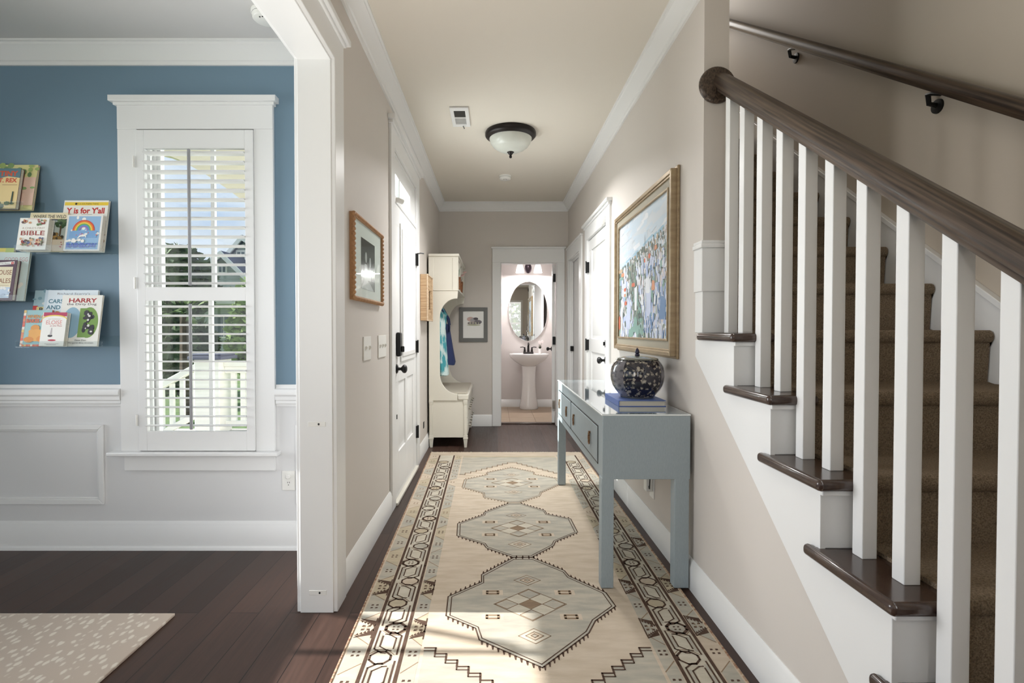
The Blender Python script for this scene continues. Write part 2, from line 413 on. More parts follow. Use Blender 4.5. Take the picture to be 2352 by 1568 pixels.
wb.box(-3.15, -2.6, Y0, Y1, 0, CH); wb.box(-2.6, -0.4, Y0, Y1, 0, .6); wb.box(-2.6, -0.4, Y0, Y1, 2.25, CH); wb.box(-0.4, 0.28, Y0, Y1, 0, CH)
wb.box(0.28, 0.96, Y0, Y1, 0, .7); wb.box(0.28, 0.96, Y0, Y1, 2.15, CH); wb.box(0.96, 1.95, Y0, Y1, 0, CH)
struct('wall_back', wb, 'greige', 'greige wall behind the entrance with windows', 'wall')
w2 = MB()
for a, b in ((0.20, 0.28), (0.96, 1.04)): w2.box(a, b, -3.18, -3.155, .62, 2.25)
w2.box(.20, 1.04, -3.18, -3.155, 2.15, 2.27); w2.box(.18, 1.06, -3.18, -3.12, .66, .70); w2.box(.28, .96, -3.26, -3.22, 1.40, 1.46); w2.box(.605, .635, -3.26, -3.22, .70, 2.15)
struct('window_2', w2, 'white', 'white window casing in the wall behind the entrance', 'window')

# partition between the room and the hall, with the cased opening and the front door
OZ = 2.31; OY = 2.20
DY0, DY1, DZT = 3.50, 4.52, 2.39                         # front door + transom opening
pt = MB()
for x0, x1, k in ((XO, -0.74, 1), (-0.74, XL, 0)):
    pt.box(x0, x1, OY, YW + .15 if k else DY0, 0, CH, k)
    pt.box(x0, x1, -0.8, OY, OZ, CH, k); pt.box(x0, x1, -3.3, -0.8, 0, CH, k)
pt.box(XO, -0.74, YW + .15, DY0, 0, CH, 1)
pt.box(XO, XL, DY0, DY1, DZT, CH, 0); pt.box(XO, XL, DY1, YF + .12, 0, CH, 0)
struct('wall_hall_left', pt, ['greige', 'wains'], 'greige hall wall with the front door', 'wall')
# jamb lining and casings of the cased opening
jm = MB(); jm.box(XO - .004, XL + .004, OY - .02, OY, 0, OZ, 0); jm.box(XO - .004, XL + .004, -0.8, OY, OZ - .02, OZ, 0)
struct('trim_opening_lining', jm, 'white', 'white lining of the wide cased opening', 'trim', 0.002)
cs = MB()
cs.box(XL, XL + .02, OY - .012, OY + .115, 0, OZ + .012, 0); cs.box(XL, XL + .02, -0.92, OY + .115, OZ - .012, OZ + .115, 0)
cs.box(XL, XL + .045, -0.95, OY + .145, OZ + .115, OZ + .14, 0); cs.box(XL, XL + .03, -0.93, OY + .125, OZ + .10, OZ + .115, 0)
cs.box(XO - .02, XO, OY - .012, OY + .10, 0, OZ + .012, 0); cs.box(XO - .02, XO, -0.92, OY + .10, OZ - .012, OZ + .115, 0)
cs.box(XO - .045, XO, -0.95, OY + .13, OZ + .115, OZ + .14, 0)
struct('trim_opening_casing', cs, 'white', 'white flat casing and head cap around the wide opening', 'trim', 0.003)

for z in (.79, .085):
    hm_ = MB(); hm_.box(-.772, -.700, OY - .0215, OY - .0195, z - .010, z + .010); obj('filler_patch', hm_, 'plate', bpy.data.objects['trim_opening_lining'], .001)
    hm_ = MB(); hm_.ball((-.728, OY - .022, z), .004, .002, .005, seg=8, rings=6); obj('latch_hole', hm_, 'black', bpy.data.objects['trim_opening_lining'])
# far wall and powder room shell
wf = MB(); BX0, BX1, BZ = 0.075, 0.775, 2.01
wf.box(XO, BX0, YF, YF + .12, 0, CH); wf.box(BX1, XR + .11, YF, YF + .12, 0, CH); wf.box(BX0, BX1, YF, YF + .12, BZ, CH)
struct('wall_far', wf, 'greige', 'greige wall at the end of the hall', 'wall')
bw = MB(); bw.box(-0.1, 0.0, YF + .12, 8.2, 0, 2.7); bw.box(1.0, 1.1, YF + .12, 8.2, 0, 2.7); bw.box(-.1, 1.1, 8.06, 8.2, 0, 2.7)
struct('wall_bathroom', bw, 'pink', 'pale pinkish beige wall of the powder room', 'wall')

# right wall, stub end, stairwell walls
wr = MB(); D2a, D2b, D2z = 4.20, 5.07, 2.045; D3a, D3b, D3z = 5.53, 6.35, 2.02
TOP = 5.3; XS = 1.012
wr.box(XR, XS, 2.29, D2a, 0, TOP); wr.box(XR, XS, D2a, D2b, D2z, TOP); wr.box(XR, XS, D2b, D3a, 0, TOP); wr.box(XR, XS, D3a, D3b, D3z, TOP); wr.box(XR, XS, D3b, 7.2, 0, TOP)
struct('wall_hall_right', wr, 'greige', 'greige hall wall where the painting hangs, ending at the stairs', 'wall')
def sline(y): return 1.065 - 0.752 * (2.326 - y)          # lower edge of the stair skirt
us = MB(); us.prism([(2.29, 0), (2.29, sline(2.29) + .05), (0.90, sline(.90) + .05), (0.84, 0)], 'x', XR, XS)
struct('wall_under_stairs', us, 'greige', 'triangular greige wall below the staircase skirt', 'wall')
wsx = MB(); wsx.box(1.85, 1.95, -3.3, 7.2, 0, TOP)
struct('wall_stair_right', wsx, 'greige_shaded', 'greige stairwell wall carrying the dark wall handrail', 'wall')
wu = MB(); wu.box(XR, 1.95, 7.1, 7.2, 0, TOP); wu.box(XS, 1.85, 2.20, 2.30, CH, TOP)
struct('wall_stairwell_ends', wu, 'greige_shaded', 'end walls high in the stairwell', 'wall')

# crown mouldings
CP = [(0, -.105), (.012, -.105), (.014, -.088), (.022, -.084), (.03, -.066), (.052, -.034), (.066, -.022), (.068, -.012), (.078, -.010), (.078, 0), (0, 0)]
k1 = MB(); k1.sweep([(XR, 2.295, CH), (XR, YF, CH), (XL, YF, CH), (XL, -3.1, CH)], CP)
struct('trim_crown_hall', k1, 'white', 'white crown moulding around the hall ceiling', 'trim', smooth=25)
k2 = MB(); k2.sweep([(XO, YW, CL), (-3.0, YW, CL), (-3.0, -3.1, CL)], CP)
struct('trim_crown_room', k2, 'white', 'white crown moulding above the slate blue wall', 'trim', smooth=25)
# baseboards
def BP(h, t=.016): return [(0, 0), (t, 0), (t, h - .034), (t - .004, h - .028), (t - .005, h - .014), (t - .011, h - .004), (.003, h), (0, h)]
SHOE = [(0, 0), (.03, 0), (.027, .012), (.016, .02), (0, .02)]
b1 = MB(); b1.sweep([(XO, YW, 0), (-3.0, YW, 0)], BP(.15)); b1.sweep([(XO, YW, 0), (-3.0, YW, 0)], SHOE)
struct('baseboard_window', b1, 'white', 'white baseboard under the wainscot', 'baseboard')
b2 = MB(); b2.sweep([(XL, 3.392, 0), (XL, OY + .115, 0)], BP(.14))
struct('baseboard_left', b2, 'white', 'white baseboard between the wide opening and the front door', 'baseboard')
b2b = MB(); b2b.sweep([(-.025, YF, 0), (XL, YF, 0), (XL, 4.66, 0)], BP(.14))
struct('baseboard_far', b2b, 'white', 'white baseboard behind the cream hall bench', 'baseboard')
b3 = MB(); b3.sweep([(XR, 0.86, 0), (XR, 4.08, 0)], BP(.14))
struct('baseboard_right', b3, 'white', 'white baseboard below the staircase and behind the console', 'baseboard')
b4 = MB(); b4.sweep([(1.0, 8.06, .005), (0.0, 8.06, .005)], BP(.115))
struct('baseboard_bathroom', b4, 'white', 'white baseboard behind the pedestal sink', 'baseboard')
# chair rail, wainscot picture-frame mouldings
RP = [(0, 0), (.010, 0), (.012, .012), (.018, .016), (.018, .03), (.024, .036), (.024, .054), (.034, .064), (.036, .08), (.03, .092), (.012, .098), (.010, .116), (0, .116)]
r1 = MB(); r1.sweep([(XO, YW, .772), (-1.17, YW, .772)], RP); r1.sweep([(-2.0, YW, .772), (-3.0, YW, .772)], RP)
struct('trim_chair_rail', r1, 'white', 'white chair rail at the foot of the slate blue wall', 'trim')
def pframe(mb, x0, x1, z0, z1, y, wd=.028, t=.014):
    def bars(a, b, c, d, w_, th):
        for q in (((a, c), (b, c), (b - w_, c + w_), (a + w_, c + w_)), ((a, d), (a + w_, d - w_), (b - w_, d - w_), (b, d)),
                  ((a, c), (a + w_, c + w_), (a + w_, d - w_), (a, d)), ((b, c), (b, d), (b - w_, d - w_), (b - w_, c + w_))):
            mb.prism(list(q), 'y', y - th, y)
    bars(x0, x1, z0, z1, wd, t); bars(x0 + wd, x1 - wd, z0 + wd, z1 - wd, .010, t * .5)
p1 = MB(); pframe(p1, -2.95, -2.10, .243, .672, YW); pframe(p1, -1.067, -0.84, .243, .672, YW)
struct('trim_wainscot_panels', p1, 'white', 'white picture-frame mouldings on the wainscot', 'trim', 0.003)

# ------------------------------------------------------------------ window_1 with casing, sash and glass
wn = MB()
wn.box(-1.998, WX0 + .005, YW - .02, YW, WZ0, WZ1); wn.box(WX1 - .005, -1.173, YW - .02, YW, WZ0, WZ1)
wn.box(-1.998, -1.173, YW - .022, YW, WZ1, 2.383)
wn.box(-2.026, -1.147, YW - .05, YW, 2.383, 2.413); wn.box(-2.010, -1.162, YW - .034, YW, 2.368, 2.383)
W1 = struct('window_1', wn, 'white', 'tall white cased window in the slate blue wall', 'window', 0.002)
def wpart(name, mb, mats, bevel=0.0, parent=None): return obj(name, mb, mats, parent or W1, bevel)
st = MB(); st.box(-2.056, -1.150, YW - .055, YW + .10, .510, .532); wpart('window_stool', st, 'white', .006)
ap = MB(); ap.box(-1.983, -1.175, YW - .018, YW, .427, .510); wpart('apron', ap, 'white', .002)
jb = MB()
jb.box(WX0 - .001, WX0 + .012, YW, YW + .15, WZ0, WZ1); jb.box(WX1 - .012, WX1 + .001, YW, YW + .15, WZ0, WZ1)
jb.box(WX0, WX1, YW, YW + .15, WZ1 - .012, WZ1); jb.box(WX0, WX1, YW, YW + .17, WZ0 - .004, WZ0 + .02)
jb.box(WX0 + .012, WX0 + .03, YW + .05, YW + .065, WZ0, WZ1); jb.box(WX0 + .012, WX0 + .03, YW + .10, YW + .115, WZ0, WZ1)
wpart('jamb', jb, 'white', .001)
sa = MB()
for y0, z0, z1 in ((YW + .072, WZ0 + .02, 1.40), (YW + .108, 1.36, WZ1 - .012)):
    a, b = WX0 + .012, WX1 - .012
    sa.box(a, a + .038, y0, y0 + .034, z0, z1); sa.box(b - .038, b, y0, y0 + .034, z0, z1)
    sa.box(a, b, y0, y0 + .034, z0, z0 + .04); sa.box(a, b, y0, y0 + .034, z1 - .04, z1)
    sa.box(-1.577, -1.556, y0 + .006, y0 + .028, z0, z1)
sash = wpart('sash', sa, 'white', .002)
gp = MB(); gp.box(WX0 + .05, WX1 - .05, YW + .088, YW + .091, WZ0 + .06, 1.36); gp.box(WX0 + .05, WX1 - .05, YW + .124, YW + .127, 1.40, WZ1 - .05)
obj('pane', gp, 'glass', sash, smooth=0)

# plantation shutter hung in the window
sh = thing('plantation_shutter', 'white louvered plantation shutter hung in the tall window of the blue wall', 'shutter', (-1.583, YW - .03, .545))
fr = MB(); SY0, SY1 = YW - .028, YW - .002
for a, b, c, d in ((-1.896, -1.852, .536, 2.238), (-1.320, -1.276, .536, 2.238), (-1.852, -1.320, 2.14, 2.238), (-1.852, -1.320, .536, .640), (-1.852, -1.320, 1.337, 1.408)):
    fr.box(a, b, SY0, SY1, c, d)
obj('shutter_frame', fr, 'white', sh, .002)
def louver(zc, ang=R(-4)):
    m = MB(); n = 14; hw, ht = .031, .0048
    pr = []
    for k in range(n):
        a = 2 * math.pi * k / n; y = hw * math.cos(a); z = ht * math.sin(a)
        pr.append((YW - .015 + y * math.cos(ang) - z * math.sin(ang), zc + y * math.sin(ang) + z * math.cos(ang)))
    m.prism(pr, 'x', -1.851, -1.321)
    return obj('louver', m, 'white', sh)
l0 = louver(2.117)
for i in range(1, 15):
    c = l0.copy(); COL.objects.link(c); c.parent = sh; c.location.z -= i * .0491
for i in range(14):
    c = l0.copy(); COL.objects.link(c); c.parent = sh; c.location.z = 1.306 - i * .0489 - 2.117 + l0.location.z
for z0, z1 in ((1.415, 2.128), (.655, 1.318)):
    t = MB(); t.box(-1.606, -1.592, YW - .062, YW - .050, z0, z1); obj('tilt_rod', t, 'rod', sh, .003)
for z in (2.07, 1.43, .70):
    t = MB(); t.tube([(-1.905, YW - .03, z - .03), (-1.905, YW - .03, z + .03)], .006, 8); obj('hinge', t, 'plate', sh)

# ------------------------------------------------------------------ front door (door_1)
cz = MB(); CX = XL + .018
cz.box(XL, CX, 3.392, 3.512, 0, DZT + .02); cz.box(XL, CX, 4.505, 4.655, 0, DZT + .02); cz.box(XL, CX, 3.392, 4.655, DZT, 2.525)
cz.box(XL, CX + .03, 3.36, 4.69, 2.525, 2.555); cz.box(XL, CX + .012, 3.38, 4.67, 2.505, 2.525)
cz.box(XO, XL, DY0 - .0, DY0 + .022, 0, DZT); cz.box(XO, XL, DY1 - .022, DY1, 0, DZT); cz.box(XO, XL, DY0, DY1, DZT - .022, DZT)
cz.box(XL - .06, XL + .012, DY0, DY1, 2.045, 2.075)
D1 = struct('door_1', cz, 'white', 'white front door with a tall glass lite and a transom above', 'door', 0.003)
def dleaf(xf, y0, y1, z0, z1, lite=None, panels=()):
    """door leaf in the YZ plane with its hall face at xf, holes for a lite, recessed raised panels"""
    m = MB(); t = .042; xb = xf - t
    ys = sorted({y0, y1} | {v for p in ([lite] if lite else []) + list(panels) for v in p[:2]})
    zs = sorted({z0, z1} | {v for p in ([lite] if lite else []) + list(panels) for v in p[2:]})
    for a, b in zip(ys, ys[1:]):
        for c, d in zip(zs, zs[1:]):
            ym, zm = (a + b) / 2, (c + d) / 2
            if lite and lite[0] < ym < lite[1] and lite[2] < zm < lite[3]: continue
            inp = any(p[0] < ym < p[1] and p[2] < zm < p[3] for p in panels)
            m.box(xb, xf - (.010 if inp else 0), a, b, c, d)
    for p in panels:
        a, b, c, d = p; e = .03
        m.add([(xf - .010, a + e, c + e), (xf - .010, b - e, c + e), (xf - .010, b - e, d - e), (xf - .010, a + e, d - e),
               (xf - .001, a + 2 * e, c + 2 * e), (xf - .001, b - 2 * e, c + 2 * e), (xf - .001, b - 2 * e, d - 2 * e), (xf - .001, a + 2 * e, d - 2 * e)],
              [(4, 5, 6, 7), (0, 1, 5, 4), (1, 2, 6, 5), (2, 3, 7, 6), (3, 0, 4, 7)])
    return m
LF = XL + .006
LY0, LY1, LZ0, LZ1 = 3.77, 4.36, .99, 1.90
leaf = obj('door_leaf', dleaf(LF, 3.524, 4.498, .025, 2.04, (LY0, LY1, LZ0, LZ1), ((3.68, 3.97, .33, .82), (4.05, 4.34, .33, .82))), 'white', D1, .002)
lm = MB()
for g, t in ((.035, .012), (.0, .018)):
    a, b, c, d = LY0 - g, LY1 + g, LZ0 - g, LZ1 + g; wd = .035
    lm.box(LF - .01, LF + t, a, b, d - wd, d); lm.box(LF - .01, LF + t, a, b, c, c + wd); lm.box(LF - .01, LF + t, a, a + wd, c, d); lm.box(LF - .01, LF + t, b - wd, b, c, d)
obj('lite_frame', lm, 'white', leaf, .004)
g1 = MB(); g1.box(LF - .022, LF - .018, LY0, LY1, LZ0, LZ1); obj('glass', g1, 'glass', leaf, smooth=0)
tr = MB(); a, b, c, d = DY0 + .02, DY1 - .02, 2.075, DZT - .02
tr.box(LF - .05, LF - .01, a, b, c, c + .03); tr.box(LF - .05, LF - .01, a, b, 2.255, d); tr.box(LF - .05, LF - .01, a, a + .06, c, d); tr.box(LF - .05, LF - .01, b - .22, b, c, d); tr.box(LF - .05, LF - .01, 3.79, 3.815, c, d)
trn = obj('transom_sash', tr, 'white', D1, .003)
g2 = MB(); g2.box(LF - .032, LF - .028, a, b, c, d); obj('transom_glass', g2, 'glass', trn, smooth=0)
sl = MB(); sl.box(XL - .08, XL + .03, 3.512, 4.505, 0, .022); obj('sill', sl, 'cream', D1, .004)
kp = MB(); kp.box(LF, LF + .03, 3.585, 3.665, 1.0, 1.165); kpo = obj('keypad_lock', kp, 'black', D1, .01)
kt = MB(); kt.box(LF + .03, LF + .052, 3.615, 3.635, 1.03, 1.07); obj('thumb_turn', kt, 'black', kpo, .005)
def knob(p, d, r=.028, mt='bronze', parent=None):
    m = MB(); s = 1 if d > 0 else -1
    m.lathe([(.0001, 0), (.032, 0), (.032, .005), (.026, .010), (.011, .014), (.010, .030), (.015, .036), (r * .9, .046), (r, .056), (r * .85, .067), (r * .45, .073), (.0001, .074)], (0, 0, 0), 20, axis='x')
    m.v = [(p[0] + s * v[0], p[1] + v[1], p[2] + v[2]) for v in m.v]
    return obj('knob', m, mt, parent)
knob((LF, 3.60, .915), 1, .03, 'black', D1)
dc = MB(); dc.box(LF, LF + .004, 3.60, 3.615, .57, .60); obj('latch_bolt_plate', dc, 'black', D1)
dst = MB(); dst.tube([(LF, 3.58, 2.16 - .1), (LF + .02, 3.58, 2.06), (LF + .05, 3.60, 2.05)], .018, 8); obj('door_sensor', dst, 'plate', D1)
for z in (1.78, 1.04, .31):
    h = MB(); h.box(LF - .002, CX + .004, 4.485, 4.525, z - .05, z + .05); h.tube([(CX + .006, 4.50, z - .052), (CX + .006, 4.50, z + .056)], .006, 8)
    if z > 1.5: h.tube([(CX + .004, 4.50, z + .05), (CX + .03, 4.515, z + .058), (CX + .055, 4.53, z + .056)], .005, 8)
    obj('hinge', h, 'black', D1)

# ------------------------------------------------------------------ powder room door casing (door_2), closet door (door_3), side doorway (door_4)
fc = MB()
fc.box(-.022, BX0 + .004, YF - .018, YF, 0, BZ); fc.box(BX1 - .004, .862, YF - .018, YF, 0, BZ); fc.box(-.022, .862, YF - .02, YF, BZ - .004, 2.175)
fc.box(-.037, .878, YF - .035, YF, 2.175, 2.198)
fc.box(BX0, BX0 + .012, YF, YF + .12, 0, BZ); fc.box(BX1 - .012, BX1, YF, YF + .12, 0, BZ); fc.box(BX0, BX1, YF, YF + .12, BZ - .012, BZ)
D2 = struct('door_2', fc, 'white', 'white cased doorway of the powder room with its door swung inward', 'door', .003)
dl = MB(); ang = R(84)
def rot(p, c=(BX1 - .014, YF + .125)):
    return (c[0] + p[0] * math.cos(ang) - p[1] * math.sin(ang), c[1] + p[0] * math.sin(ang) + p[1] * math.cos(ang))
def rbox(m, a0, a1, b0, b1, z0, z1, k=0):
    q = [rot((a0, b0)), rot((a1, b0)), rot((a1, b1)), rot((a0, b1))]; m.prism(q, 'z', z0, z1, k)
rbox(dl, 0.0, .66, .0, .036, .02, 1.995); obj('door_leaf', dl, 'white', D2, .002)
px, py = rot((.60, .037)); knob((px, py, .925), -1, .028, 'black', D2)
for z in (1.83, 1.05, .25):
    h = MB(); h.box(BX1 - .046, BX1 - .010, YF + .085, YF + .122, z - .05, z + .05); obj('hinge', h, 'black' if z > .5 else 'steel', D2, .003)
# closet door on the right wall
c3m = MB(); CXr = XR - .018
c3m.box(CXr, XR, D2a - .12, D2a + .005, 0, D2z); c3m.box(CXr, XR, D2b - .005, D2b + .11, 0, D2z); c3m.box(CXr, XR, D2a - .12, D2b + .11, D2z - .004, 2.165)
c3m.box(CXr - .028, XR, D2a - .15, D2b + .14, 2.175, 2.20); c3m.box(CXr - .012, XR, D2a - .13, D2b + .12, 2.155, 2.175)
c3m.box(XR, XS, D2a, D2a + .012, 0, D2z); c3m.box(XR, XS, D2b - .012, D2b, 0, D2z); c3m.box(XR, XS, D2a, D2b, D2z - .006, D2z)
D3 = struct('door_3', c3m, 'white', 'white closed closet door beyond the painting', 'door', .003)
m3 = dleaf(0, D2a + .014, D2b - .014, .015, 2.034, None, ((4.33, 4.93, 1.10, 1.93), (4.33, 4.93, .25, .98)))
m3.v = [(XR + .004 - v[0], v[1], v[2]) for v in m3.v]
obj('door_leaf', m3, 'white', D3, .002)
knob((XR + .004, 4.275, .935), -1, .028, 'black', D3)
tt = MB(); tt.box(XR - .004, XR + .004, 4.25, 4.30, 1.04, 1.10); tt.box(XR - .02, XR - .004, 4.268, 4.282, 1.055, 1.085); obj('deadbolt', tt, 'black', D3, .003)
for z in (1.78, 1.04, .28):
    h = MB(); h.box(XR - .024, XR + .01, D2b - .022, D2b + .006, z - .05, z + .05); h.tube([(XR - .024, D2b - .01, z - .055), (XR - .024, D2b - .01, z + .06)], .006, 8); obj('hinge', h, 'black', D3)
cl = MB(); cl.box(XR - .05, XR - .015, D2a + .02, D2a + .06, 2.02, 2.10); obj('door_sensor', cl, 'plate', D3, .01)
# side doorway
c4m = MB()
c4m.box(CXr, XR, D3a - .13, D3a + .005, 0, D3z); c4m.box(CXr, XR, D3b - .005, YF, 0, D3z); c4m.box(CXr, XR, D3a - .13, YF, D3z - .004, 2.150); c4m.box(CXr - .012, XR, D3a - .145, YF, 2.150, 2.17)
c4m.box(XR, XS, D3a, D3a + .012, 0, D3z); c4m.box(XR, XS, D3b - .012, D3b, 0, D3z); c4m.box(XR, XS, D3a, D3b, D3z - .012, D3z)
c4m.box(XR + .03, XR + .045, D3b - .03, D3b - .01, 0, D3z); c4m.box(XR + .03, XR + .045, D3a, D3b, D3z - .03, D3z - .01)
D4 = struct('door_4', c4m, 'white', 'white cased side door in the corner next to the powder room', 'door', .003)
l4 = MB(); l4.box(XR + .048, XR + .088, D3a + .012, D3b - .012, .012, D3z - .012); obj('door_leaf', l4, 'greyframe' if False else 'wains', D4, .002)
s4 = MB(); s4.box(XR + .010, XR + .048, D3b - .05, D3b - .012, .93, .99); obj('latch', s4, 'black', D4, .004)
# ================================================================== STAIRCASE
RISE = 0.1947; RUN = 0.2622
def TZ(k): return RISE * (k + 1)                    # top of tread k (tread 1 is .389)
def TY(k): return 0.873 + RUN * (k - 1)             # nosing front of tread k
sc = thing('staircase', 'staircase with dark wood treads and white risers climbing away on the right', 'staircase', (1.4, 0.6, 0))
for k in range(0, 6):
    m = MB(); y = TY(k); z = TZ(k)
    m.box(.865, 1.835 if k < 1 else 1.03, y, y + RUN + .05, z - .032, z)
    m.box(.865, .8895, y, y + .337, z - .032, z)
    obj('tread', m, 'tread', sc, .013, seg=4)
    r = MB(); r.box(.896, 1.03 if k > 0 else 1.83, y + .03, y + .045, z - RISE, z - .031); r.box(.886, 1.02, y + .017, y + .03, z - .047, z - .031)
    obj('riser', r, 'white', sc, .003)
pl = [(2.326, 1.065), (2.326, 1.30)]
poly = [(2.326, 1.065), (2.326, TZ(5) - .031)]
for k in range(5, -1, -1):
    y = TY(k) + .03
    poly.append((y, TZ(k) - .031)); poly.append((y, (TZ(k - 1) - .031) if k > 0 else 0.0))
poly.append((0.915, 0.0))
s = MB(); s.prism(poly, 'x', .888, .9045); obj('skirt_board', s, 'white', sc, .002)
bk = MB(); bk.box(.8885, XS + .004, 2.252, 2.334, TZ(5), 1.35); bk.box(.882, XS + .008, 2.243, 2.334, 1.345, 1.53)
bk.box(.876, XS + .012, 2.235, 2.336, 1.53, 1.548); bk.box(.880, XS + .010, 2.240, 2.335, 1.548, 1.562)
obj('wall_end_cap', bk, 'white', sc, .003)
# carpet
cp = MB(); cpp = []
def carpet(m, x0, x1, k0, k1):
    prof = []
    for k in range(k0, k1):
        y = TY(k); z = TZ(k) + .012
        prof += [(y + .028, z - RISE + .004), (y + .020, z - .05)]
        for a in range(-80, 91, 20): prof.append((y + .004 + .022 * (1 - math.cos(R(a))), z - .024 + .024 * math.sin(R(a))))
        prof.append((y + RUN - .0, z - .002))
    n = len(prof)
    V = [(x0, p[0], p[1]) for p in prof] + [(x1, p[0], p[1]) for p in prof]
    V += [(x0, p[0] + .03, p[1] - .06) for p in prof] + [(x1, p[0] + .03, p[1] - .06) for p in prof]
    F = []
    for i in range(n - 1):
        F += [(i, i + 1, n + i + 1, n + i), (i, 2 * n + i, 2 * n + i + 1, i + 1), (n + i, n + i + 1, 3 * n + i + 1, 3 * n + i)]
    F += [(0, n, 3 * n, 2 * n)]
    m.add(V, F)
carpet(cp, 1.018, 1.828, 1, 13)
tag(obj('stair_carpet', cp, 'carpet', None, smooth=60), 'brown textured carpet running up the stairs behind the balusters', 'carpet')
# skirt on the far wall
def nl(y): return TZ(5) + (y - TY(5)) * RISE / RUN
sk = MB(); sk.prism([(0.5, max(nl(.5) - .35, 0)), (0.5, nl(.5) + .10), (4.2, nl(4.2) + .10), (4.2, nl(4.2) - .35)], 'x', 1.832, 1.851)
sk.prism([(0.5, nl(.5) + .10), (0.5, nl(.5) + .128), (4.2, nl(4.2) + .128), (4.2, nl(4.2) + .10)], 'x', 1.822, 1.851)
struct('trim_stair_skirt', sk, 'white', 'white sloping skirt board along the stairwell wall', 'trim', .003)

# balustrade
ba = thing('stair_railing', 'dark oak handrail on square white balusters rising along the open stair side', 'railing', (.975, 0.959, TZ(1)))
def rz(y): return 1.267 + (y - .9587) * .7118      # underside of the rail
BY = [(2.155, 5), (2.03, 5), (1.893, 4), (1.76, 4), (1.628, 3), (1.494, 3), (1.360, 2), (1.22, 2), (1.091, 1), (.959, 1)]
for y, k in BY:
    m = MB(); x0, x1 = .957, .996; y1 = y + .039
    z0 = TZ(k)
    m.add([(x0, y, z0), (x1, y, z0), (x1, y1, z0), (x0, y1, z0), (x0, y, rz(y) + .006), (x1, y, rz(y) + .006), (x1, y1, rz(y1) + .006), (x0, y1, rz(y1) + .006)],
          [(3, 2, 1, 0), (4, 5, 6, 7), (0, 1, 5, 4), (1, 2, 6, 5), (2, 3, 7, 6), (3, 0, 4, 7)])
    obj('baluster', m, 'white', ba, .002)
RAILP = [(-.020, .0), (.020, .0), (.022, .012), (.030, .018), (.034, .030), (.033, .046), (.026, .060), (.012, .068), (-.012, .068), (-.026, .060), (-.033, .046), (-.034, .030), (-.030, .018), (-.022, .012)]
def sloped_rail(xc, y0, y1, zf, prof=RAILP, sc_=1.0):
    m = MB(); m.loft([[(xc + a * sc_, y, zf(y) + b * 1.2 * sc_) for a, b in prof] for y in (y0, y1)]); return m
obj('handrail', sloped_rail(.974, 0.35, 2.285, rz), 'darkwood', ba, smooth=50)
rs = MB(); rs.lathe([(.0001, 0), (.078, 0), (.078, .014), (.070, .022), (.0001, .022)], (0, 0, 0), 36, axis='y'); rs.v = [(.958 + p[0], 2.290 - p[1], 2.232 + p[2]) for p in rs.v]
obj('rosette', rs, 'darkwood', ba, .004, smooth=50)
# rail on the wall
def wz(y): return 1.898 + (y - 1.803) * .703
wrl = thing('wall_handrail', 'dark oak handrail on black brackets fixed to the stairwell wall', 'handrail', (1.80, 1.0, wz(1.0)))
obj('rail', sloped_rail(1.792, 0.6, 6.0, wz, sc_=.85), 'darkwood', wrl, smooth=50)
for y in (0.95, 2.20, 3.24, 4.4):
    m = MB(); m.tube([(1.792, y - .07, wz(y - .07) - .003), (1.792, y - .03, wz(y - .03) - .010), (1.797, y, wz(y) - .022), (1.812, y + .012, wz(y) - .055), (1.845, y + .012, wz(y) - .062)], [.006, .008, .010, .010, .010], 8)
    m.lathe([(.0001, 0), (.030, 0), (.028, .008), (.0001, .010)], (0, 0, 0), 18, axis='x')
    nb = 4 * 18
    for i in range(len(m.v) - nb, len(m.v)): p = m.v[i]; m.v[i] = (1.85 - p[0], y + .012 + p[1], wz(y) - .065 + p[2])
    obj('bracket', m, 'black', wrl)

# ================================================================== CONSOLE TABLE
CX0, CX1, CY0, CY1, CZ = .485, .886, 2.368, 4.02, .80
Rz = .0106
ct = thing('console_table', 'long grey blue console table with bronze ring pulls against the right wall', 'console table', (.685, 3.19, Rz))
m = MB(); m.box(CX0 + .004, CX1, CY0, CY1, .506, CZ - .006); obj('apron', m, 'console', ct, .003)
tp = MB(); tp.box(CX0 - .001, CX1 + .001, CY0 - .001, CY1 + .001, CZ - .006, CZ); obj('table_top', tp, 'consedge', ct, .001)
gt = MB(); gt.box(CX0 + .006, CX1 - .006, CY0 + .006, CY1 - .006, CZ, CZ + .0012)
M['ctop'] = mat('polished_grey_blue_top', (140, 154, 162), 0.06, coat=1.0, noise=((260, 8, 260), (120, 134, 138), 0.6)); obj('glass_inset', gt, 'ctop', ct)
for a, b in ((CX0, CX0 + .056), (CX1 - .070, CX1 - .004)):
    for c, d in ((CY0, CY0 + .058), (CY1 - .058, CY1)):
        l = MB(); l.box(a, b, c, d, Rz, .512); obj('leg', l, 'console', ct, .003)
for y0, y1, pulls in ((2.47, 3.312, (2.645, 3.17)), (3.338, 3.95, (3.49, 3.86))):
    d = MB(); d.box(CX0 - .001, CX0 + .02, y0, y1, .558, .726); 
    do = obj('drawer', d, 'console', ct, .004)
    g = MB()
    for a, b, c2, e in ((y0 - .006, y1 + .006, .552, .557), (y0 - .006, y1 + .006, .727, .732), (y0 - .006, y0 - .001, .552, .732), (y1 + .001, y1 + .006, .552, .732)): g.box(CX0 + .0015, CX0 + .006, a, b, c2, e)
    obj('drawer_gap', g, 'black', ct)
    for y in pulls:
        p = MB(); ring = []
        for i in range(20):
            a = 2 * math.pi * i / 20; ring.append((CX0 - .008, y + .017 * math.cos(a), .638 + .030 * math.sin(a)))
        p.tube(ring, .0034, 8, closed=True); p.box(CX0 - .011, CX0 - .001, y - .007, y + .007, .662, .673)
        obj('ring_pull', p, 'antbrass', do)
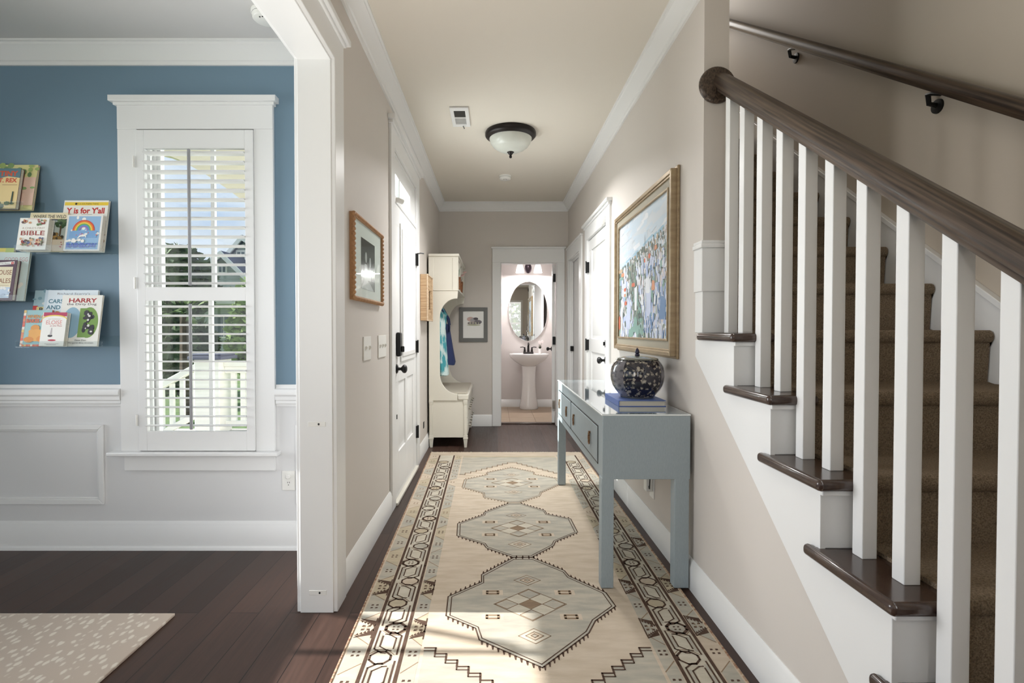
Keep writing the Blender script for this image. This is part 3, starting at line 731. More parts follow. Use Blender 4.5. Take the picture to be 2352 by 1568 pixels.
# book under the jar
bk = thing('coffee_table_book', 'blue clothbound book lying flat under the ginger jar', 'book', (.74, 2.75, CZ + .0014))
z0 = CZ + .0014; bx0, bx1, by0, by1 = .618, .852, 2.605, 2.92
m = MB(); m.box(bx0, bx1, by0, by1, z0, z0 + .003); m.box(bx0, bx1, by0, by1, z0 + .027, z0 + .030); m.box(bx0 - .002, bx0 + .003, by0, by1, z0, z0 + .030); obj('cover', m, 'cobalt', bk, .001)
m = MB(); m.box(bx0 + .003, bx1 - .006, by0 + .005, by1 - .005, z0 + .003, z0 + .027); obj('page_block', m, 'pages', bk)
# ginger jar
M['jar_dark'] = voro_mat('dark_navy_blossom_glaze', (30, 30, 46), (182, 174, 158), (50, 50, 50), 0.26, 0.12, 2.2, 0.22, 2.6, coat=0.6)
M['jar_grey'] = voro_mat('grey_leaf_glaze', (128, 126, 134), (70, 74, 84), (30, 30, 46), 0.22, 0.12, 1.1, 0.3, 1.6, coat=0.6)
M['jar_rim'] = mat('celadon_rim_glaze', (116, 118, 110), 0.15, coat=0.5)
M['jar_tip'] = mat('deep_blue_glaze', (28, 30, 66), 0.15, coat=0.5)
jz = z0 + .030; JC = (.748, 2.752)
gj = thing('ginger_jar', 'round dark floral porcelain ginger jar with pointed blue lid knob', 'jar', (JC[0], JC[1], jz))
jp = [(.0001, 0), (.083, 0), (.086, .004), (.088, .008), (.103, .026), (.117, .044), (.127, .062), (.134, .086), (.137, .109), (.1355, .138), (.131, .160), (.121, .178), (.108, .192), (.094, .200)]
seg = 48
def jm_fn(i, k):
    if i < 2: return 2
    a = (360.0 * (k + .5) / seg + 90 + 45) % 360; a = a % 120
    return 0 if a < 90 else 1
# scalloped melon outline: slight lobes
b = MB(); b.lathe(jp, (JC[0], JC[1], jz), seg, 0, mfn=lambda i, k: 2 if (i < 3) else (0 if ((360.0 * (k + .5) / seg - 225) % 120) < 90 else 1))
obj('jar_body', b, ['jar_dark', 'jar_grey', 'jar_rim'], gj, smooth=70)
b = MB(); b.lathe([(.108, .196), (.104, .202), (.085, .208), (.050, .213), (.020, .215), (.0001, .215)], (JC[0], JC[1], jz), seg); obj('lid', b, 'jar_rim', gj, smooth=70)
b = MB(); b.lathe([(.010, .213), (.013, .217), (.013, .222), (.009, .225), (.012, .231), (.011, .240), (.006, .250), (.0001, .258)], (JC[0], JC[1], jz), 16); obj('lid_knob', b, 'jar_tip', gj, smooth=70)

# ================================================================== RUNNER RUG
RC = [(205, 191, 173), (186, 179, 164), (80, 62, 52), (150, 130, 108), (188, 181, 166), (202, 195, 180), (194, 180, 156)]
RN = ['rug_sand', 'rug_guard', 'rug_brown', 'rug_tan_line', 'rug_sage', 'rug_ivory', 'rug_straw']
def rugmat(n, c, c2):
    return mat(n, c, 0.95, noise=((7, 26, 9), c2, 0.85), bump=((60, 420, 60), 0.5, 0.002), spec=0.1)
R2 = [(190, 175, 155), (166, 164, 156), (96, 78, 68), (134, 114, 96), (163, 160, 150), (188, 181, 164), (174, 165, 144)]
rugm = [rugmat(n, c, c2) for n, c, c2 in zip(RN, RC, R2)]
rg = MB(); GX0, GX1, GY0, GY1, GZ = -.545, .845, 1.06, 5.05, .0075
def skew(x, y): return x - .018 * (y - 1.74) * (1 if x < .15 else .25) * (abs(x - .15) / .695)
def FZ(l): return lambda x, y: (skew(x, y), y, GZ + l * .00025)
# body
rg.add([FZ(0)(x, y)[:2] + (z,) for z in (0.001, GZ) for x, y in ((GX0, GY0), (GX1, GY0), (GX1, GY1), (GX0, GY1))],
       [(3, 2, 1, 0), (0, 1, 5, 4), (1, 2, 6, 5), (2, 3, 7, 6), (3, 0, 4, 7)], 0)
def quad(x0, x1, y0, y1, m, l, n=1):
    for i in range(n):
        a, b = y0 + (y1 - y0) * i / n, y0 + (y1 - y0) * (i + 1) / n
        rg.flat([(x0, a), (x1, a), (x1, b), (x0, b)], FZ(l), m)
quad(GX0, GX1, GY0, GY1, 0, 0, 10)
def line(pts, wd, m, l=4, closed=False):
    n = len(pts)
    for i in range(n if closed else n - 1):
        a, b = Vector(pts[i]), Vector(pts[(i + 1) % n]); d = b - a
        if d.length < 1e-6: continue
        d.normalize(); p = Vector((-d.y, d.x)) * wd / 2; e = d * wd * .3
        rg.flat([tuple(a - e + p), tuple(a - e - p), tuple(b + e - p), tuple(b + e + p)], FZ(l), m)
rnd = random.Random(4)
# borders on both long sides: (edge, dark line, dark line, field edge)
def flower(x, y, r, m=2, l=3):
    for i in range(4):
        a = math.pi / 4 + i * math.pi / 2
        cx, cy = x + r * math.cos(a), y + r * 1.1 * math.sin(a); q = r * .38
        rg.flat([(cx - q, cy - q), (cx + q, cy - q * .6), (cx + q, cy + q), (cx - q * .7, cy + q)], FZ(l), m)
def border(xe, x1, x2, xf, sgn):
    quad(min(x1, x2), max(x1, x2), GY0 + .2, GY1 - .14, 5, 1, 8)
    for xx in (x1, x2): line([(xx, GY0 + .1), (xx, 2.6), (xx, GY1 - .14)], .0125, 2, 5)
    # guard cells
    for lo, hi in ((min(xe, x1), max(xe, x1)), (min(x2, xf), max(x2, xf))):
        lo += .012; hi -= .010; y = GY0 + .1; i = 0
        while y < GY1 - .25:
            h = .155 + .02 * rnd.random(); c = rnd.choice((1, 1, 6, 4, 0, 1)); s = .03 * (1 if i % 2 else -1)
            rg.flat([(lo, y + s), (hi, y - s), (hi, y + h + s), (lo, y + h - s)], FZ(1), c)
            line([(lo, y + s), (hi, y - s)], .004, 3, 2)
            special = any(abs(y + h / 2 - q) < .09 for q in (2.02, 2.36, 2.85 if sgn > 0 else 9))
            cx, cy = (lo + hi) / 2, y + h / 2
            if special:
                yl, yh = y + .012, y + h - .012
                for yb, dr in ((yl, 1), (yh, -1)):
                    rg.flat([(lo, yb), (hi, yb + dr * .02), (hi, yb + dr * .052), (lo, yb + dr * .004)], FZ(2), 2)
                    for t in range(5):
                        xa = lo + (hi - lo) * (t + .2) / 5; ya = yb + dr * (.012 + .038 * (t + .5) / 5)
                        rg.flat([(xa, ya), (xa + .014, ya), (xa + .007, ya + dr * .016)], FZ(3), 2)
                flower(cx, cy, .016, 2); flower(cx, cy, .010, 3, 4)
                line([(hi if sgn < 0 else lo, yl), (hi if sgn < 0 else lo, yh)], .005, 2, 3)
            else:
                flower(cx, cy, .014, 2 if y < 3.2 else 3)
            y += h; i += 1
    # meander of hexagons and stepped double lines
    xa, xb = min(x1, x2) + .012, max(x1, x2) - .012; w_ = xb - xa
    ys = [1.47, 1.66, 1.866, 2.053, 2.241, 2.44, 2.634, 2.841, 3.057, 3.26, 3.449, 3.647, 3.89, 4.091, 4.275, 4.476, 4.66]
    for i, yc in enumerate(ys):
        f = 1 if i % 2 else -1; cx = (xa + xb) / 2 + f * .012; hw, hh = .037, .036
        hx = [(cx - hw, yc - hh * .35), (cx - hw * .35, yc - hh), (cx + hw * .4, yc - hh), (cx + hw, yc - hh * .3), (cx + hw, yc + hh * .35), (cx + hw * .4, yc + hh), (cx - hw * .4, yc + hh), (cx - hw, yc + hh * .35)]
        rg.flat(hx, FZ(2), (6, 0, 5, 4)[i % 4]); line(hx, .008 if i % 3 else .012, 2, 4, True)
        if i % 3 == 0: flower(cx, yc, .012, 2, 3)
        hx2 = [(cx + (p[0] - cx) * 1.28, yc + (p[1] - yc) * 1.32) for p in hx]
        line(hx2[:5] if f > 0 else hx2[4:] + hx2[:1], .0035, 3, 4)
        if i + 1 < len(ys):
            g = ys[i + 1] - yc
            for side in (1, -1):                          # two half-turned sets of stepped double lines
                def T(x, y): return (cx0 + f * side * x, yc + g / 2 + side * y)
                cx0 = (xa + xb) / 2; e = w_ / 2
                for o_, y0_, y1_ in ((.006, -.40 * g, .22 * g), (.024, -.22 * g, .14 * g)):
                    line([T(-e + o_, y0_), T(-e + o_, y1_), T(-e + o_ + .030, y1_ + .024), T(-e + o_ + .046, y1_ + .026)], .0065 if o_ < .01 else .0055, 2, 4)
                line([T(-e + .015, -.30 * g), T(-e + .015, .16 * g)], .010, 1, 3)
border(GX0, -.457, -.333, -.258, -1)
border(GX1, .768, .648, .577, 1)
# medallions
MA = [(-.1974, 2.2993), (-.0548, 2.4338), (-.0564, 2.5082), (.101, 2.6971), (.1954, 2.6971), (.344, 2.5494), (.3589, 2.4903), (.5009, 2.3336), (.5175, 2.2184), (.4095, 2.1063), (.3677, 2.0206), (.1679, 1.8099), (-.0551, 1.9747), (-.072, 2.0534), (-.1941, 2.143)]
MBm = [(-.2086, 3.1745), (-.0608, 3.3252), (-.0561, 3.3732), (.1003, 3.5482), (.1769, 3.5482), (.3313, 3.406), (.3389, 3.341), (.4792, 3.2556), (.4876, 3.0368), (.3432, 2.9044), (.3244, 2.8453), (.1957, 2.7023), (.0967, 2.7023), (-.0375, 2.8166), (-.0525, 2.8687), (-.2012, 2.9849)]
MC = [(-.2119, 4.1153), (-.0494, 4.2523), (-.0502, 4.3176), (.1488, 4.4829), (.3344, 4.3309), (.3293, 4.2652), (.4999, 4.1518), (.5228, 4.0095), (.3466, 3.7929), (.3301, 3.7126), (.1719, 3.5663), (.1067, 3.5663), (-.0641, 3.6737), (-.069, 3.7725), (-.2192, 3.909)]
def medallion(P, cy, fade):
    P = [(x / 1 , y) for x, y in P]; cx = sum(p[0] for p in P) / len(P)
    dk = 3 if fade else 2
    rg.flat(P, FZ(1), 4); line(P, .0055, dk, 3, True)
    inn = [(cx + (x - cx) * .955, cy + (y - cy) * .955) for x, y in P]; line(inn, .0045, dk, 3, True)
    n = len(P)
    for i in range(n):                                   # comb teeth on the slanted sides
        a, b = Vector(P[i]), Vector(P[(i + 1) % n]); d = b - a
        if d.length < .09 or abs(d.x) < .05: continue
        k = int(d.length / .025); out = 1 if (a + b).y / 2 < cy else -1
        for j in range(k):
            p = a + d * (j + .5) / k
            rg.flat([(p.x - .005, p.y), (p.x + .005, p.y), (p.x + .002, p.y - out * .024), (p.x - .002, p.y - out * .024)], FZ(3), dk)
    for sx in (-1, 1):                                   # small rectangles
        for sy in (-1, 1):
            x, y = cx + sx * .16, cy + sy * .10
            rg.flat([(x - .045, y - .022), (x + .045, y - .022), (x + .045, y + .022), (x - .045, y + .022)], FZ(2), 0)
            line([(x - .024, y - .012), (x + .024, y - .012), (x + .024, y + .012), (x - .024, y + .012)], .011, 3, 4, True)
    def dia(x, y, rx, ry, m, l, outline=True):
        q = [(x - rx, y), (x, y - ry), (x + rx, y), (x, y + ry)]
        rg.flat(q, FZ(l), m)
        if outline: line(q, .004, 3, l + 1, True)
    for (dx, dy, c) in ((0, 0, 3), (-.10, 0, 4), (.10, 0, 4), (0, .085, 4), (0, -.085, 4), (-.05, .042, 5), (.05, .042, 5), (-.05, -.042, 5), (.05, -.042, 5)):
        dia(cx + dx, cy + dy, .048, .040, c, 2, c != 5)
    q = [(cx - .155, cy), (cx, cy - .132), (cx + .155, cy), (cx, cy + .132)]; line(q, .0035, 3, 3, True)
    for dy in (.215, -.235):
        dia(cx, cy + dy, .062, .05, 5 if dy < 0 else 1, 2); dia(cx, cy + dy, .034, .028, 0, 4); dia(cx, cy + dy, .014, .012, 4, 6)
medallion(MA, 2.235, False); medallion(MBm, 3.10, False); medallion(MC, 4.03, True)
# stepped spandrels at both ends
def steps(y0, y1, sgn, m):
    mid = .161; k = 10; wdt = (mid + .255) / k
    end = GY0 + .12 if sgn > 0 else GY1 - .2
    for mir in (0, 1):
        def X(x): return 2 * mid - x if mir else x
        pth = []
        for i in range(k):
            x = -.255 + wdt * i; y = y0 + (y1 - y0) * i / (k - 1); pth += [(x, y), (x + wdt, y)]
            rg.flat([(X(x), y), (X(x + wdt), y), (X(x + wdt), end), (X(x), end)], FZ(1), m)
        dk = 2 if sgn > 0 else 3
        P = [(X(a), b_) for a, b_ in pth]; line(P, .007, dk, 3 + 2 * mir); line([(p[0], p[1] - sgn * .018) for p in P], .005, dk, 4 + 2 * mir)
steps(1.925, 1.60, 1, 4); steps(4.25, 4.64, -1, 4)
quad(-.25, .57, GY1 - .21, GY1 - .165, 6, 2); quad(GX0 + .02, GX1 - .02, GY1 - .12, GY1 - .01, 0, 2, 1)
quad(GX0, GX1, GY0, GY0 + .12, 0, 2)
rug = obj('runner_rug', rg, rugm, None, smooth=0, normals=False)
tag(rug, 'long faded tribal runner rug with three sage medallions on the hall floor', 'rug')
fg = MB(); rnd = random.Random(8)
for i in range(150):
    x = GX0 + (GX1 - GX0) * (i + .5) / 150; x = skew(x, GY1)
    x2 = x + rnd.uniform(-.008, .008); ln = rnd.uniform(.012, .032); wv = .0038
    fg.add([(x - wv, GY1 - .002, .006), (x + wv, GY1 - .002, .006), (x2 + wv * .6, GY1 + ln, .004), (x2 - wv * .6, GY1 + ln, .004),
            (x - wv, GY1 - .002, .002), (x + wv, GY1 - .002, .002), (x2 + wv * .6, GY1 + ln, .001), (x2 - wv * .6, GY1 + ln, .001)],
           [(0, 1, 2, 3), (7, 6, 5, 4), (0, 4, 5, 1), (1, 5, 6, 2), (2, 6, 7, 3), (3, 7, 4, 0)])
fo = obj('fringe', fg, rugm[5], rug, smooth=0); 
sel = MB()
for xx in (GX0, GX1):
    sel.tube([(skew(xx, y), y, .006) for y in (GY0, 1.74, 2.5, 3.3, 4.2, GY1)], .005, 6)
M['selv'] = mat('rust_selvedge_yarn', (134, 92, 70), 0.95, noise=((20, 90, 20), (196, 178, 152), 0.9)); obj('selvedge', sel, 'selv', rug)

# spotted rug in the blue room
M['hide'] = voro_mat('beige_spotted_pile', (198, 183, 168), (226, 217, 203), (40, 23, 1), 0.25, 0.95, 0.6, 0.14, 1.3)
hr = MB(); hr.box(-2.95, -1.318, -0.6, 2.157, 0.0005, .012)
tag(obj('spotted_rug', hr, 'hide', None, .003), 'beige rug with small cream spots on the blue room floor', 'rug')
# ================================================================== PICTURES
# large painting over the console
PY0, PY1, PZ0, PZ1, PX = 2.585, 3.80, 1.050, 1.972, XR
pt_ = thing('landscape_painting', 'large gilt framed painting of a hillside town under pale sky above the console', 'painting', (XR, 3.19, PZ0))
m = MB()
def pfr(m, a0, a1, z0, z1, wd, x0, x1, k=0):
    """four mitred bars of a frame in the YZ plane"""
    for q in (((a0, z0), (a1, z0), (a1 - wd, z0 + wd), (a0 + wd, z0 + wd)), ((a0, z1), (a0 + wd, z1 - wd), (a1 - wd, z1 - wd), (a1, z1)),
              ((a0, z0), (a0 + wd, z0 + wd), (a0 + wd, z1 - wd), (a0, z1)), ((a1, z0), (a1, z1), (a1 - wd, z1 - wd), (a1 - wd, z0 + wd))):
        m.prism(list(q), 'x', x0, x1, k)
pfr(m, PY0, PY1, PZ0, PZ1, .022, PX - .042, PX - .002); pfr(m, PY0 + .004, PY1 - .004, PZ0 + .004, PZ1 - .004, .030, PX - .036, PX - .002)
pfr(m, PY0 + .074, PY1 - .074, PZ0 + .074, PZ1 - .074, .012, PX - .034, PX - .004); pfr(m, PY0 - .014, PY1 + .014, PZ0 - .012, PZ1 + .012, .02, PX - .014, PX - .001)
obj('frame', m, 'gold', pt_, .003)
m = MB(); pfr(m, PY0 + .022, PY1 - .022, PZ0 + .022, PZ1 - .022, .060, PX - .028, PX - .004); obj('liner', m, 'liner', pt_, .002)
cv = MB(); A0, A1, B0, B1 = PY0 + .084, PY1 - .084, PZ0 + .084, PZ1 - .084
pal = [(200, 214, 226), (208, 215, 222), (160, 194, 214), (226, 229, 234), (200, 208, 230), (166, 182, 216), (112, 142, 182), (130, 137, 130), (98, 110, 104), (146, 160, 146), (204, 112, 88), (210, 148, 116), (190, 168, 142), (134, 168, 158), (216, 206, 206), (148, 144, 138)]
pm = [mat('paint_%d' % i, c, 0.5) for i, c in enumerate(pal)]
for i_, n_ in enumerate(('pale_sky', 'cloud_grey', 'sea_blue', 'white', 'lilac_white', 'periwinkle', 'deep_blue', 'grey_green', 'dark_green', 'olive', 'vermilion', 'coral', 'ochre', 'sea_green', 'blush', 'umber')): pm[i_].name = 'oil_paint_' + n_
rnd = random.Random(21); XC = PX - .022
def stroke(u, v, a, b, k, lay, rot_=0.0):
    """u: 0 at the far end of the canvas, 1 at the near end; v: 0 bottom"""
    y = A1 - (A1 - A0) * u; z = B0 + (B1 - B0) * v; x = XC - .0006 - lay * .000004
    pts = []
    for p, q in ((-1, -.8), (-.6, -1), (.7, -1), (1, -.7), (1, .8), (.5, 1), (-.7, 1), (-1, .6)):
        p *= a * rnd.uniform(.7, 1.1); q *= b * rnd.uniform(.8, 1.1)
        yy_ = y + p * math.cos(rot_) - q * math.sin(rot_); zz_ = z + p * math.sin(rot_) + q * math.cos(rot_)
        pts.append((x, min(max(yy_, A0), A1), min(max(zz_, B0), B1)))
    cv.add(pts, [list(range(8))], k)
cv.box(XC, XC + .004, A0, A1, B0, B1, 1)
lay = 0
def hor(u): return .60 + .18 * u                       # top of the town
for i in range(150):
    u, v = rnd.random(), rnd.uniform(.55, 1.0); lay += 1
    stroke(u, v, rnd.uniform(.06, .14), rnd.uniform(.008, .02), rnd.choice((0, 0, 1, 0, 1, 3)), lay, rnd.uniform(-.25, .05))
for i in range(40):
    u = rnd.random(); lay += 1; stroke(u, hor(u) + rnd.uniform(-.02, .03), .06, .008, rnd.choice((2, 2, 0)), lay, -.15)
for i in range(700):
    u = rnd.random(); v = hor(u) * (1 - rnd.random() ** 1.6 * .55); lay += .3
    stroke(u, v, rnd.uniform(.005, .014), rnd.uniform(.006, .018), rnd.choice((7, 8, 15, 9, 3, 14, 12, 7, 8)), lay)
for i in range(950):
    u, v = rnd.random(), rnd.random() ** 1.1 * .60; lay += .3
    if v > hor(u): continue
    dk = abs(u - .42 + (v - .3) * .4) < .09 or u < .05
    k = rnd.choice((8, 7, 9, 13)) if (dk or rnd.random() < .14) else rnd.choice((3, 4, 4, 5, 3, 14, 4, 6 if u > .7 else 3))
    stroke(u, v, rnd.uniform(.006, .018), rnd.uniform(.010, .034), k, lay, rnd.uniform(-.3, .3))
for u, v, a, b, k in ((.16, .42, .03, .012, 10), (.16, .37, .03, .010, 11), (.18, .30, .03, .014, 10), (.36, .44, .04, .014, 10), (.10, .56, .04, .014, 11), (.60, .60, .02, .012, 10), (.69, .62, .02, .014, 10), (.80, .66, .025, .015, 11), (.76, .39, .03, .03, 11), (.02, .13, .022, .05, 10), (.05, .60, .05, .012, 12)):
    lay += 3; stroke(u, v, a, b, k, lay)
for u, v, a, b in ((.42, .33, .032, .075), (.68, .28, .05, .09), (.25, .20, .05, .09), (.08, .17, .03, .09), (.66, .40, .04, .05)):
    lay += 3; stroke(u, v, a, b, 4 if a > .04 else 3, lay, rnd.uniform(-.15, .15))
for u, v in ((.40, .08), (.34, .05), (.46, .06), (.42, .13), (.30, .03)): lay += 3; stroke(u, v, .04, .03, 13, lay)
for u in (.60, .64, .68, .72):
    for v in (.06, .12): lay += 3; stroke(u, v, .009, .016, 6, lay)
stroke(.92, .22, .05, .06, 6, lay + 3); stroke(.60, .72, .003, .06, 15, lay + 6); stroke(.34, .55, .003, .07, 15, lay + 6); stroke(.47, .3, .002, .11, 8, lay + 6)
obj('canvas', cv, pm, pt_, smooth=0, normals=False)

# framed photograph on the left wall (scalloped wooden frame)
fy0, fy1, fz0, fz1, fx = 2.463, 3.105, 1.325, 1.735, XL
ph = thing('framed_photograph', 'black and white wedding photograph in a scalloped light wood frame by the front door', 'picture', (XL, 2.78, fz0))
m = MB()
for a, b, c, d in ((fy0, fy1, fz0, fz0 + .018), (fy0, fy1, fz1 - .018, fz1), (fy0, fy0 + .018, fz0, fz1), (fy1 - .018, fy1, fz0, fz1)): m.box(fx + .001, fx + .022, a, b, c, d)
def beads(n, p0, p1):
    for i in range(n):
        t = (i + .5) / n; m.ball((fx + .018, p0[0] + (p1[0] - p0[0]) * t, p0[1] + (p1[1] - p0[1]) * t), .012, .0115, .0115, seg=8, rings=6)
nz_, ny_ = 18, 28
beads(nz_, (fy0 + .007, fz0), (fy0 + .007, fz1)); beads(nz_, (fy1 - .007, fz0), (fy1 - .007, fz1)); beads(ny_, (fy0, fz0 + .007), (fy1, fz0 + .007)); beads(ny_, (fy0, fz1 - .007), (fy1, fz1 - .007))
obj('frame', m, 'oak', ph)
m = MB(); m.box(fx + .001, fx + .012, fy0 + .014, fy1 - .014, fz0 + .014, fz1 - .014); obj('mat_board', m, 'paper', ph)
M['bw1'] = mat('photo_dark_grey', (52, 52, 54), 0.12); M['bw2'] = mat('photo_mid_grey', (120, 120, 122), 0.12); M['bw3'] = mat('photo_light_grey_and_glare', (206, 206, 208), 0.12)
m = MB(); py0, py1, pz0, pz1 = 2.63, 2.93, 1.39, 1.645; xx = fx + .0125
m.box(xx - .001, xx, py0, py1, pz0, pz1, 0)
def pf(l): return lambda y, z: (xx + .0002 * l, y, z)
def disc(mb, fn, cx, cy, rx, ry, k, n=18): mb.flat([(cx + rx * math.cos(2 * math.pi * i / n), cy + ry * math.sin(2 * math.pi * i / n)) for i in range(n)], fn, k)
m.flat([(py0, pz0), (py1, pz0), (py1, pz0 + .05), (py0, pz0 + .06)], pf(1), 1)
m.flat([(2.68, pz0), (2.78, pz0), (2.755, 1.52), (2.705, 1.52)], pf(2), 2); disc(m, pf(3), 2.73, 1.555, .022, .028, 2); disc(m, pf(3), 2.82, 1.54, .02, .026, 2)
m.flat([(2.79, 1.42), (2.86, 1.42), (2.85, 1.515), (2.795, 1.515)], pf(2), 1); m.flat([(2.74, 1.44), (2.84, 1.44), (2.84, 1.49), (2.74, 1.49)], pf(4), 2); m.flat([(py0, pz0), (2.90, pz0), (2.82, 1.425), (2.70, 1.44)], pf(5), 2)  # light grey shapes here paint a bright reflection over the print
obj('photograph', m, ['bw1', 'bw2', 'bw3'], ph, smooth=0, normals=False)
gl_ = MB(); gl_.box(fx + .0145, fx + .016, fy0 + .016, fy1 - .016, fz0 + .016, fz1 - .016); obj('glazing', gl_, 'glass', ph, smooth=0)

# grey framed house print on the far wall
qx0, qx1, qz0, qz1 = -.4274, -.0802, 1.036, 1.458
hp = thing('house_print', 'small house sketch in a wide grey frame on the far wall', 'picture', (-.254, YF, qz0))
m = MB(); wd = .047
for q in (((qx0, qz0), (qx1, qz0), (qx1 - wd, qz0 + wd), (qx0 + wd, qz0 + wd)), ((qx0, qz1), (qx0 + wd, qz1 - wd), (qx1 - wd, qz1 - wd), (qx1, qz1)), ((qx0, qz0), (qx0 + wd, qz0 + wd), (qx0 + wd, qz1 - wd), (qx0, qz1)), ((qx1, qz0), (qx1, qz1), (qx1 - wd, qz1 - wd), (qx1 - wd, qz0 + wd))):
    m.prism(list(q), 'y', YF - .022, YF - .001)
obj('frame', m, 'greyframe', hp, .002)
m = MB(); m.box(qx0 + wd - .002, qx1 - wd + .002, YF - .012, YF - .001, qz0 + wd - .002, qz1 - wd + .002, 0)
def hf(l): return lambda x, z: (x, YF - .0122 - l * .0002, z)
for c, (cx, cz, rx, rz_) in enumerate(((-.29, 1.315, .045, .028), (-.245, 1.30, .05, .035), (-.20, 1.28, .05, .026), (-.27, 1.265, .06, .022), (-.25, 1.243, .085, .008), (-.225, 1.32, .03, .016))):
    disc(m, hf(c), cx, cz, rx, rz_, c + 1, 11)
for i in range(9): m.flat([(-.315 + i * .017, 1.255), (-.306 + i * .017, 1.255), (-.306 + i * .017, 1.275 + .004 * (i % 3)), (-.315 + i * .017, 1.275)], hf(9), 5 if i % 2 else 6)
hm = ['paper', mat('sketch_pink', (206, 176, 170), .8), mat('sketch_grey', (176, 172, 174), .8), mat('sketch_dark', (128, 122, 128), .8), mat('sketch_warm', (188, 178, 174), .8), mat('sketch_green', (176, 178, 150), .8), mat('sketch_ink', (96, 92, 98), .8)]
obj('print', m, hm, hp, smooth=0, normals=False)

# ================================================================== SWITCHES, OUTLETS, CEILING THINGS
def plate_x(name, label, y0, y1, z0, z1, n, face=1, x=XL, cat='light switch'):
    t = thing(name, label, cat, (x, (y0 + y1) / 2, z0))
    m = MB(); m.box(min(x, x + face * .006), max(x, x + face * .006), y0, y1, z0, z1); obj('cover_plate', m, 'plate', t, .002)
    for i in range(n):
        yc = y0 + (y1 - y0) * (i + .5) / n; zc = (z0 + z1) / 2
        m = MB(); m.prism([(x + face * .005, zc - .012), (x + face * .018, zc + .006), (x + face * .016, zc + .012), (x + face * .005, zc + .012)], 'y', yc - .005, yc + .005); obj('toggle', m, 'plate', t)
    return t
plate_x('light_switch', 'white light switch plate under the framed wedding photograph', 2.705, 2.865, 1.022, 1.146, 2)
plate_x('light_switch', 'white light switch plate beside the front door casing', 3.05, 3.265, 1.018, 1.149, 3)
ou = thing('wall_outlet', 'white outlet with a round plug cover on the wainscot below the window', 'outlet', (-1.108, YW, .317))
m = MB(); m.box(-1.143, -1.074, YW - .006, YW, .317, .422); obj('cover_plate', m, 'plate', ou, .002)
m = MB(); m.lathe([(.0001, 0), (.013, 0), (.013, .010), (.009, .014), (.0001, .014)], (0, 0, 0), 18, axis='y'); m.v = [(-1.108 + p[0], YW - .006 - p[1], .394 + p[2]) for p in m.v]; obj('plug_cover', m, 'plate', ou)
m = MB()
for dx in (-.005, .005): m.box(-1.108 + dx - .001, -1.108 + dx + .001, YW - .0068, YW - .005, .356, .364)
m.box(-1.110, -1.106, YW - .0068, YW - .005, .345, .349); obj('slots', m, 'black', ou)
o2 = thing('wall_outlet', 'white outlet with a plugged in adapter on the wall under the console', 'outlet', (XR, 3.0, .228))
m = MB(); m.box(XR - .006, XR, 2.955, 3.035, .225, .350); obj('cover_plate', m, 'plate', o2, .002)
m = MB(); m.box(XR - .045, XR - .006, 2.965, 3.02, .265, .345); ad = obj('adapter', m, 'plate', o2, .006)
m = MB(); m.tube([(XR - .03, 2.962, .30), (XR - .03, 2.955, .285), (XR - .028, 2.952, .34), (XR - .02, 2.95, .40)], .003, 6); obj('cord', m, 'black', ad)
o3 = thing('wall_outlet', 'small dark outlet low on the left wall past the front door', 'outlet', (XL, 5.02, .25))
m = MB(); m.box(XL, XL + .005, 4.99, 5.05, .245, .305); obj('cover_plate', m, 'black', o3, .002)

cl_ = thing('ceiling_light', 'flush ceiling light with frosted glass bowl and dark bronze rim', 'light', (.129, 4.165, CH))
def hang(prof, mt, name, parent, c, seg=40, sm=50):
    m = MB(); m.lathe([(r, -h) for r, h in prof], c, seg); return obj(name, m, mt, parent, smooth=sm)
LC = (.129, 4.165, CH)
hang([(.0001, .0), (.195, .0), (.200, .010), (.200, .030), (.190, .042), (.178, .046), (.168, .054), (.155, .050), (.0001, .040)], 'bronze', 'rim', cl_, LC)
hang([(.168, .044), (.165, .062), (.155, .088), (.138, .112), (.112, .132), (.080, .147), (.045, .156), (.0001, .159)], 'frost', 'glass_bowl', cl_, LC)
hang([(.0001, .152), (.026, .154), (.028, .160), (.020, .166), (.014, .176), (.008, .182), (.011, .190), (.011, .198), (.006, .204), (.0001, .205)], 'bronze', 'finial', cl_, LC, 20)
def smoke(name, label, c, r):
    t = thing(name, label, 'smoke detector', c)
    hang([(.0001, 0), (r, 0), (r, .012), (r * .93, .016), (r * .9, .034), (r * .8, .040), (.0001, .041)], 'plate', 'housing', t, c, 32)
    hang([(r * .935, .0155), (r * .94, .0165), (r * .915, .0185), (r * .91, .0165)], 'greyframe', 'gap_ring', t, c, 32)
    m = MB()
    for a in (-.4, 0, .4): m.ball((c[0] + r * .55 * math.sin(a), c[1] - r * .55 * math.cos(a), c[2] - .0405), .004, seg=6, rings=5)
    obj('indicator', m, 'black', t)
smoke('smoke_detector', 'small white smoke detector on the hall ceiling past the bronze light', (.110, 5.34, CH), .062)
smoke('smoke_detector', 'large white smoke detector on the grey ceiling of the blue room', (-1.085, 2.53, CL), .066)
vt = thing('ceiling_vent', 'white ceiling register with two louvre panels, one dark, near the front door', 'vent', (-.245, 3.86, CH))
m = MB(); vx0, vx1, vy0, vy1 = -.312, -.180, 3.69, 4.03
for a, b, c, d in ((vx0, vx0 + .026, vy0, vy1), (vx1 - .026, vx1, vy0, vy1), (vx0, vx1, vy0, vy0 + .05), (vx0, vx1, vy1 - .045, vy1), (vx0, vx1, 3.855, 3.868)): m.box(a, b, c, d, CH - .012, CH - .001)
obj('frame', m, 'white', vt, .002)
m = MB(); m.box(vx0 + .026, vx1 - .026, vy0 + .05, 3.855, CH - .004, CH - .002); obj('dark_backing', m, mat('grey_vent_backing', (122, 122, 112), .8), vt)  # flat grey plate behind the nearer louvres
